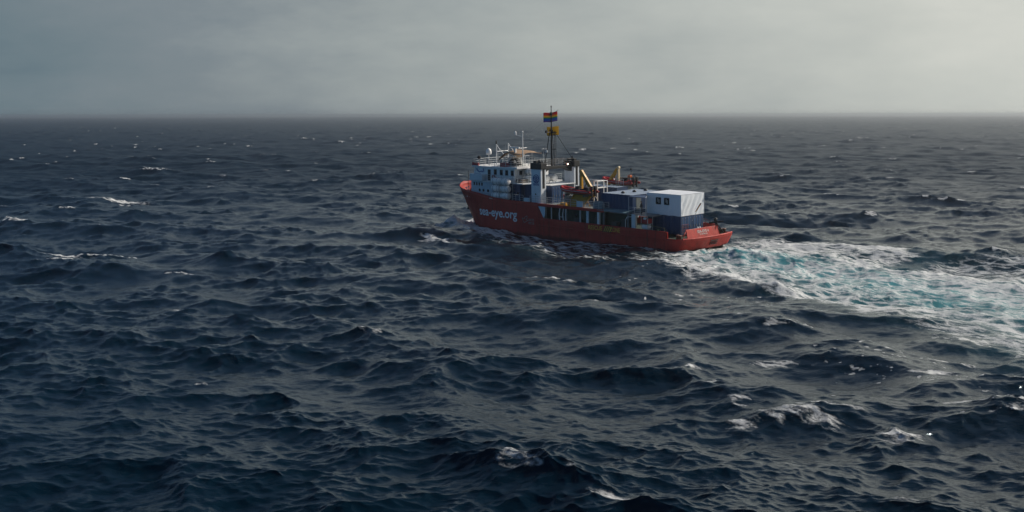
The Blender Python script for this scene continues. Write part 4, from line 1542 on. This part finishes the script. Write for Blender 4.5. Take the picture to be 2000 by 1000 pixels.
# ---- white tarpaulin box on the stern containers
tl = (2.80 + L20 / 2, 0.0, 5.345)
tent = thing('tarpaulin_shelter', 'white tarpaulin-covered box with two small windows on the stern containers', 'shelter', tl)
hx, hy, ht = L20 / 2 + .06, 2.52, 2.95


def wrinkle(u, v, k):
    return 0.035 * math.sin(3.1 * u + 1.7 * v + k) + 0.025 * math.sin(7.3 * u - 4.1 * v + 2 * k)


NU, NV = 26, 14
for s in (1, -1):
    mb = MB()
    P = [[(lerp(-hx, hx, i / NU), s * (hy + wrinkle(i * .35, j * .3, s) * (0.6 if s == 1 else 1) * math.sin(math.pi * j / NV) ** .5), ht * j / NV - .03 * math.sin(i * .9) * (j == 0)) for j in range(NV + 1)] for i in range(NU + 1)]
    mb.grid(P, 0, True, flip=(s == 1))
    mb.build('side_cover', TARP, tent)
for s in (1, -1):
    mb = MB()
    P = [[(s * (hx + (wrinkle(i * .5, j * .45, 3 + s) * 1.6 + .05 * math.sin(2.2 * i * .3 + j * .55)) * math.sin(math.pi * j / NV) ** .5 * (1 if 0 < i < 20 else 0)), lerp(-hy, hy, i / 20), ht * j / NV) for j in range(NV + 1)] for i in range(21)]
    mb.grid(P, 0, True, flip=(s == -1))
    mb.build('end_cover', TARP, tent)
mb = MB()
P = [[(lerp(-hx - .02, hx + .02, i / NU), lerp(-hy - .02, hy + .02, j / 16), ht + .03 + .10 * math.sin(math.pi * j / 16) * math.sin(math.pi * i / NU) + .8 * wrinkle(i * .4, j * .4, 5) * math.sin(math.pi * j / 16) * math.sin(math.pi * i / NU)) for j in range(17)] for i in range(NU + 1)]
mb.grid(P, 0, True)
mb.build('roof_cover', TARP, tent)
for x in (-hx, hx):
    for y in (-hy, hy):
        mb = MB()
        mb.tube((x, y, -.02), (x, y, ht + .04), .03, 6)
        mb.build('corner_post', WHITE_CLEAN, tent)
for x in (.95, -.55):
    mb = MB()
    mb.bbox(x - .46, x + .46, hy + .02, hy + .07, 1.45, 2.42, .015, 0)
    mb.bbox(x - .40, x + .40, hy + .04, hy + .082, 1.51, 2.36, .01, 1)
    w = mb.build('window', [DARK, GLASS], tent)
    mb = MB()
    mb.bbox(x - .25, x - .05, hy + .072, hy + .09, 1.6, 2.15, .02)
    mb.bbox(x - .02, x + .14, hy + .072, hy + .09, 1.75, 2.28, .02)
    mb.build('window_print', [paint('pale_picture', (0.33, 0.34, 0.32), .6, .4)], w)

# ---- life raft canisters
RAFT = 'white life raft canisters'
raft0 = None


def life_raft(loc, label, yaw=0.0):
    global raft0
    if raft0 is None:
        t = thing('life_raft_canister', label, 'life raft', loc, RAFT)
        mb = MB()
        mb.lathe((-.90, 0, .57), (1, 0, 0), [(0, .05), (.02, .36), (.08, .46), (.22, .525), (.84, .535), (.86, .555), (.94, .555), (.96, .535), (1.58, .525), (1.72, .46), (1.78, .36), (1.80, .05)], 20)
        mb.build('canister_shell', WHITE_CLEAN, t)
        for x in (-.45, .45):
            mb = MB()
            mb.lathe((x - .03, 0, .57), (1, 0, 0), [(0, .52), (0, .548), (.06, .548), (.06, .52)], 20)
            mb.build('strap', STEEL, t)
        for x in (-.5, .5):
            mb = MB()
            mb.box(x - .06, x + .06, -.42, .42, 0.0, .09)
            mb.build('cradle', RAIL, t)
        raft0 = t
    else:
        t = copy_tree(raft0)
        tag(t, label, 'life raft', RAFT)
    t.matrix_world = SHIP @ Matrix.Translation(loc) @ Matrix.Rotation(yaw, 4, 'Z')
    return t


rack = [('topmost', 7.94), ('middle', 6.82), ('lowest', 5.70)]
for colname, x in (('nearer the bow', 37.85), ('beside the short navy container', 35.85)):
    for row, z in rack:
        life_raft((x, 5.02, z), 'white life raft canister, %s of the column %s' % (row, colname))
for x, y, z, lab in ((30.0, 2.25, 8.62, 'white life raft canister between the funnels, next to the near funnel'), (29.7, .85, 8.62, 'white life raft canister between the funnels, farther from the near funnel'),
                     (34.0, 1.6, 8.35, 'white life raft canister behind the wheelhouse, lower of the pair'), (34.0, 1.6, 9.47, 'white life raft canister behind the wheelhouse, upper of the pair')):
    life_raft((x, y, z), lab)
mb = MB()
for x in (29.2, 30.6):
    for y in (2.6, .5):
        mb.tube((x, y, 8.2), (x, y, 8.7), .05)
part(mb, 'raft_stand', RAIL)
mb = MB()
for y in (1.05, 2.15):
    mb.path([(33.4, y, 8.3), (33.4, y, 10.4), (34.6, y, 10.4), (34.6, y, 8.3)], .04)
part(mb, 'raft_stand', RAIL)
mb = MB()
mb.bbox(27.3, 31.9, -1.9, 3.45, 8.24, 8.32, .02)
part(mb, 'raft_platform', WHITE)
for s in (3.9, -1.5):
    mb = MB()
    mb.bbox(28.6, 28.8, s - .1, s + .1, 5.6, 8.15, .02)
    part(mb, 'raft_platform_leg', GREYDECK)
mb = MB()
for x in (34.8, 36.9, 38.9):
    for y in (4.42, 5.45):
        mb.tube((x, y, 5.6), (x, y, 8.5), .04)
    for z in (5.66, 6.78, 7.90):
        mb.tube((x, 4.42, z), (x, 5.45, z), .035)
part(mb, 'raft_rack', RAIL)
for x0, x1 in ((38.9, 37.2), (36.7, 35.0)):
    mb = MB()
    mb.box(x0, x1, 5.45, 5.68, 5.74, 5.86)
    part(mb, 'raft_rack_step', paint('pale_step', (0.55, 0.5, 0.42), .6, .2))


# ---- inflatable rescue boats
def rescue_boat(loc, label, gear):
    """bow to +x, base at the keel"""
    t = thing('inflatable_boat', label, 'boat', loc, 'red inflatable rescue boats')
    L = 6.4

    def tube_line(s):
        return [(-3.2, s * .92, .62), (-2.0, s * .95, .62), (0, s * .97, .64), (1.4, s * .90, .70), (2.3, s * .66, .82), (2.9, s * .32, .95), (3.15, 0, 1.0)]
    mb = MB()
    for s in (1, -1):
        pts = [Vector(p) for p in tube_line(s)]
        n = 12
        rings = []
        for i, p in enumerate(pts):
            d = (pts[min(i + 1, len(pts) - 1)] - pts[max(i - 1, 0)]).normalized()
            q = d.to_track_quat('Z', 'Y')
            r = .27 if i else .20
            rings.append([p + q @ Vector((r * math.cos(2 * math.pi * k / n), r * math.sin(2 * math.pi * k / n), 0)) for k in range(n + 1)])
        mb.grid(rings, 0, True)
        mb.lathe(Vector(pts[0]) + Vector((-.35, 0, 0)), (1, 0, 0), [(0, .02), (.08, .13), (.35, .20)], 12)
    mb.build('buoyancy_tube', RUBBER, t)
    mb = MB()
    st = [(-3.0, .85, .1), (-1, .88, .05), (1, .80, .08), (2.2, .5, .3), (3.0, .08, .75)]
    P = [[(x, w, .60), (x, w * .8, .38), (x, 0, zk), (x, -w * .8, .38), (x, -w, .60)] for x, w, zk in st]
    mb.grid(P, 0, True)
    mb.grid([[(x, w, .58), (x, -w, .58)] for x, w, zk in st], 0, False)
    mb.add([P[0][k] for k in range(5)], [(0, 1, 2, 3, 4)])
    mb.build('keel_hull', paint('dark_boat_hull', (0.05, 0.016, 0.016), .5, .3), t)
    mb = MB()
    mb.bbox(-.6, .1, -.35, .35, .58, 1.35, .06)
    mb.tube((.05, -.25, 1.3), (.2, -.25, 1.75), .03)
    mb.tube((.05, .25, 1.3), (.2, .25, 1.75), .03)
    mb.bbox(-1.5, -.8, -.3, .3, .58, 1.0, .08)
    mb.build('console', BLACKRUB, t)
    for s in (1, -1):
        mb = MB()
        mb.bbox(-3.55, -3.0, s * .36 - .2, s * .36 + .2, .95, 1.5, .1)
        mb.bbox(-3.4, -3.15, s * .36 - .09, s * .36 + .09, .0, .95, .04)
        mb.build('outboard_motor', BLACKRUB, t)
    if gear:
        mb = MB()
        for s in (1, -1):
            mb.path([(-2.9, s * .7, .8), (-2.7, s * .62, 1.75), (-2.4, s * .4, 1.9)], .05)
        mb.path([(-2.4, .4, 1.9), (-2.4, -.4, 1.9)], .05)
        mb.tube((-2.5, 0, 1.9), (-2.5, 0, 2.7), .035)
        mb.bbox(-2.6, -2.4, -.12, .12, 2.55, 2.8, .04)
        mb.build('roll_bar', BLACK, t)
        mb = MB()
        mb.bbox(-2.5, -2.0, -.3, .3, 1.35, 1.75, .1)
        mb.build('orange_gear', ORANGE, t)
        mb = MB()
        mb.bbox(-1.9, -1.1, -.45, .45, 1.0, 1.35, .12)
        mb.bbox(.5, 1.6, -.5, .5, .6, 1.0, .12)
        mb.build('stowed_gear', CLOTH_DARK, t)
    else:
        mb = MB()
        mb.bbox(-2.6, -1.7, -.5, .5, .7, 1.3, .14)
        mb.bbox(.4, 1.5, -.5, .5, .6, .95, .12)
        mb.build('stowed_gear', CLOTH_DARK, t)
        mb = MB()
        mb.lathe((-3.25, .55, 1.05), (0, 0, 1), [(0, .02), (.06, .14), (.18, .18), (.30, .14), (.36, .02)], 12)
        mb.build('float_buoy', RUBBER, t)
    # grab line beads along the tube
    mb = MB()
    for s in (1, -1):
        pts = tube_line(s)
        mb.path([(x, y + s * .27, z + .05) for x, y, z in pts[:5]], .03, 5)
    mb.build('grab_line', RAIL, t)
    return t


rescue_boat((20.7, 4.55, 7.35), 'red inflatable boat on the yellow cradle at the near rail', False)
rescue_boat((21.1, -5.0, 7.98), 'red inflatable boat with black roll bar on the far side behind the containers', True)
for x in (18.9, 22.6):
    mb = MB()
    mb.box(x - .1, x + .1, -5.6, -4.3, 5.6, 8.0)
    part(mb, 'boat_chock', GREYDECK)
    mb = MB()
    mb.box(x - .1, x + .1, 4.0, 5.1, 7.2, 7.45)
    part(mb, 'boat_chock', GREYDECK)


# ---- yellow boat cranes
def crane(loc, label, sgn, sunlit=False):
    t = thing('boat_crane', label, 'crane', loc, 'yellow boat cranes')
    mb = MB()
    mb.lathe((0, 0, 0), (0, 0, 1), [(0, .45), (.12, .45), (.15, .30), (1.6, .28), (1.7, .34), (1.9, .34)], 14)
    mb.build('pedestal', YELLOW, t)
    mb = MB()
    mb.hexa([(-.22, -.2, 1.9), (.22, -.2, 1.9), (.22, .2, 1.9), (-.22, .2, 1.9)], [(-.15, -.16, 5.25), (.15, -.16, 5.25), (.15, .16, 5.25), (-.15, .16, 5.25)])
    mb.lathe((0, -.24, 5.2), (0, 1, 0), [(0, .2), (.48, .2)], 12)
    mb.build('column', paint('crane_sunlit_yellow', (0.62, 0.50, 0.30), .45, .3) if sunlit else YELLOW, t)  # the far column's sunlit look is put into its colour
    mb = MB()
    e = Vector((sgn * 2.15, 0, 2.55))
    a = Vector((0, 0, 5.25))
    d = (e - a).normalized()
    n = Vector((-d.z, 0, d.x))
    for (w0, w1, y) in ((.20, .30, .17),):
        mb.hexa([a - n * w0 + Vector((0, -y, 0)), a + n * w0 + Vector((0, -y, 0)), a + n * w0 + Vector((0, y, 0)), a - n * w0 + Vector((0, y, 0))],
                [e - n * w1 + Vector((0, -y, 0)), e + n * w1 + Vector((0, -y, 0)), e + n * w1 + Vector((0, y, 0)), e - n * w1 + Vector((0, y, 0))])
    mb.build('jib', YELLOW, t)
    mb = MB()
    mb.tube((sgn * .25, 0, 2.3), tuple(a.lerp(e, .55)), .09, 8)
    mb.build('hydraulic_ram', STEEL, t)
    mb = MB()
    mb.bbox(e.x - .25, e.x + .25, -.2, .2, e.z - .75, e.z, .06)
    mb.bbox(e.x - .12, e.x + .45 * sgn, -.12, .12, e.z - 1.0, e.z - .6, .05)
    mb.build('jib_head', YELLOW, t)
    mb = MB()
    mb.tube((e.x, 0, e.z - .9), (e.x, 0, e.z - 1.3), .03)
    mb.lathe((e.x, 0, e.z - 1.5), (0, 0, 1), [(0, .05), (.06, .12), (.2, .12), (.26, .04)], 8)
    mb.build('hook_block', BLACKRUB, t)
    return t


crane((20.55, 3.75, 5.62), 'yellow folding crane standing over the near red inflatable boat', -1)
crane((20.6, -4.35, 5.62), 'yellow folding crane with sunlit-toned column standing by the far inflatable boat', 1, True)
mb = MB()
mb.box(19.3, 20.1, -3.95, -3.5, 8.1, 8.16)
part(mb, 'crane_platform', STEEL)
railing('crane_platform_railing', [(18.9, -3.6, 8.2), (20.4, -3.6, 8.2)], 1.0, 3, .5, .03, RAIL)


# ---- flags
def flag_cloth(name, color):
    m = paint(name, color, .85, .15)
    t = m.node_tree
    p = t.nodes['Principled BSDF']
    tr = t.nodes.new('ShaderNodeBsdfTranslucent')
    tr.inputs['Color'].default_value = (*color, 1)
    mx = t.nodes.new('ShaderNodeMixShader')
    mx.inputs[0].default_value = 0.5
    t.links.new(p.outputs[0], mx.inputs[1])
    t.links.new(tr.outputs[0], mx.inputs[2])
    t.links.new(mx.outputs[0], t.nodes['Material Output'].inputs['Surface'])
    return m


def cloth_flag(name, label, loc, w, h, stripes, mats, sag=.12, ph=0.0, yaw=0.0):
    """hoist edge at loc (top), flying along -x of its own frame"""
    NX, NY = 14, len(stripes) * 2
    mb = MB()
    P = []
    for i in range(NX + 1):
        u = i / NX
        P.append([(-u * w, .14 * math.sin(5.5 * u + ph) * (.3 + u), -h * j / NY - sag * u * u + .03 * math.sin(8 * u + ph)) for j in range(NY + 1)])
    mb.grid(P, 0, True)
    k = 0
    for i in range(NX):
        for j in range(NY):
            mb.mi[k] = stripes[j // 2]
            k += 1
    o = mb.build(name, mats)
    md = o.modifiers.new('thickness', 'SOLIDIFY')
    md.thickness = 0.01
    o.matrix_world = SHIP @ Matrix.Translation(loc) @ Matrix.Rotation(yaw, 4, 'Z')
    tag(o, label, 'flag')
    return o


RB = [flag_cloth('flag_' + n, c) for n, c in (('red', (.62, .05, .06)), ('orange', (.72, .25, .05)), ('yellow', (.75, .60, .06)), ('green', (.05, .36, .14)), ('blue', (.04, .16, .50)), ('violet', (.16, .08, .38)))]
yw = RAD(180 - 132.8 + 0)
cloth_flag('rainbow_flag', 'rainbow striped flag flying at the top of the mainmast', (30.5, 1.75, 19.15), 2.15, 1.45, [0, 0, 1, 2, 3, 4, 4, 5], RB, -.18, .4, RAD(45))
yf = cloth_flag('yellow_flag', 'plain yellow flag flying below the rainbow flag', (30.2, 1.35, 17.0), 1.85, 1.35, [0, 0, 0], [flag_cloth('flag_plain_yellow', (.70, .50, .07))], -.1, 1.6, RAD(45))
mb = MB()
mb.path([(-.55, .02, -.55), (-.75, .05, -.42), (-.95, .06, -.62), (-.75, .06, -.8), (-.55, .03, -.6)], .035, 5)
mb.build('flag_emblem', paint('flag_emblem_dark', (.10, .09, .04), .8, .2), yf)
st = thing('ensign_staff', 'black, red and gold ensign furled on a slanting staff at the stern', 'flag', (2.45, .45, 5.45))
mb = MB()
mb.tube((0, 0, -.9), (-1.55, 0, 1.75), .03, 6)
mb.build('staff', RAIL, st)
mb = MB()
for k in range(3):
    mb.tube((-1.52 + .06 * k, .0, 1.70 - .12 * k), (-.80 + .10 * k, .02, .75 - .16 * k), .10 - .02 * k, 6, .04, mi=k)
mb.build('ensign_cloth', [BLACK, paint('ensign_red', (.45, .03, .02), .8, .1), paint('ensign_gold', (.55, .28, .03), .8, .1)], st)

# ---- crew member on the landing, and gear below it
def person(loc, yaw, label):
    J = {0: (0, 0, .95), 1: (0, 0, 1.18), 2: (0, 0, 1.42), 3: (.02, 0, 1.54), 4: (.03, 0, 1.66), 5: (.04, 0, 1.78),
         6: (0, .20, 1.40), 7: (.02, .27, 1.13), 8: (.22, .22, 1.02), 9: (0, -.20, 1.40), 10: (.02, -.27, 1.13), 11: (.2, -.22, 1.0),
         12: (0, .11, .88), 13: (.03, .13, .48), 14: (0, .13, .07), 15: (.14, .14, .04), 16: (0, -.11, .88), 17: (.02, -.13, .48), 18: (-.02, -.13, .07), 19: (.12, -.14, .04)}
    E = [(0, 1), (1, 2), (2, 3), (3, 4), (4, 5), (2, 6), (6, 7), (7, 8), (2, 9), (9, 10), (10, 11), (0, 12), (12, 13), (13, 14), (14, 15), (0, 16), (16, 17), (17, 18), (18, 19)]
    RD = {0: .16, 1: .155, 2: .16, 3: .06, 4: .10, 5: .085, 6: .075, 7: .055, 8: .042, 9: .075, 10: .055, 11: .042, 12: .10, 13: .07, 14: .05, 15: .045, 16: .10, 17: .07, 18: .05, 19: .045}
    me = bpy.data.meshes.new('person')
    me.from_pydata([J[i] for i in range(20)], E, [])
    ob = bpy.data.objects.new('person', me)
    col.objects.link(ob)
    ob.modifiers.new('skin', 'SKIN')
    for i, sv in enumerate(me.skin_vertices[0].data):
        sv.radius = (RD[i], RD[i])
        sv.use_root = (i == 0)
    sb = ob.modifiers.new('smooth', 'SUBSURF')
    sb.levels = sb.render_levels = 2
    me.materials.append(CLOTH_DARK)
    ob.matrix_world = SHIP @ Matrix.Translation(loc) @ Matrix.Rotation(yaw, 4, 'Z')
    tag(ob, label, 'person')
    mb = MB()
    mb.lathe((.05, 0, 1.62), (0, 0, 1), [(0, .06), (.05, .088), (.14, .098), (.17, .09)], 12)
    mb.build('face', SKIN, ob)
    mb = MB()
    mb.lathe((.03, 0, 1.75), (0, 0, 1), [(0, .112), (.07, .11), (.13, .07), (.15, .01)], 12)
    mb.build('cap', BLACKRUB, ob)
    return ob


person((8.2, 4.5, 5.42), RAD(70), 'person in dark clothes standing on the railed stair landing')

g = thing('gear_bundle', 'red and white bundle of rescue gear under the stair landing', 'gear', (7.4, 4.3, 2.46))
mb = MB()
mb.bbox(-.6, .6, -.5, .5, 1.7, 2.45, .18)
mb.build('red_bundle', RUBBER, g)
mb = MB()
mb.bbox(-.5, .55, -.45, .5, 1.0, 1.62, .18)
mb.bbox(-.3, .2, .3, .55, 2.3, 2.62, .1)
mb.build('white_bundle', WHITE, g)
mb = MB()
for x in (-.6, .6):
    for y in (-.5, .5):
        mb.tube((x, y, 0), (x, y, 2.7), .04)
for z in (.9, 1.66):
    mb.box(-.62, .62, -.52, .52, z, z + .04)
mb.build('rack', RAIL, g)
for (x, y, z, lab) in ((39.9, 3.80, 8.95, 'red lifebuoy on the wheelhouse side beside its door'), (38.3, 4.72, 8.75, 'red lifebuoy on the rail above the raft canisters')):
    mb = MB((x, y, z))
    rr = [(x + .30 * math.cos(a * math.pi / 8), y, z + .30 * math.sin(a * math.pi / 8)) for a in range(17)]
    mb.path(rr, .07, 8)
    o = mb.build('lifebuoy', RUBBER)
    o.matrix_world = SHIP @ Matrix.Translation((x, y, z))
    tag(o, lab, 'lifebuoy', 'lifebuoys on the bridge')
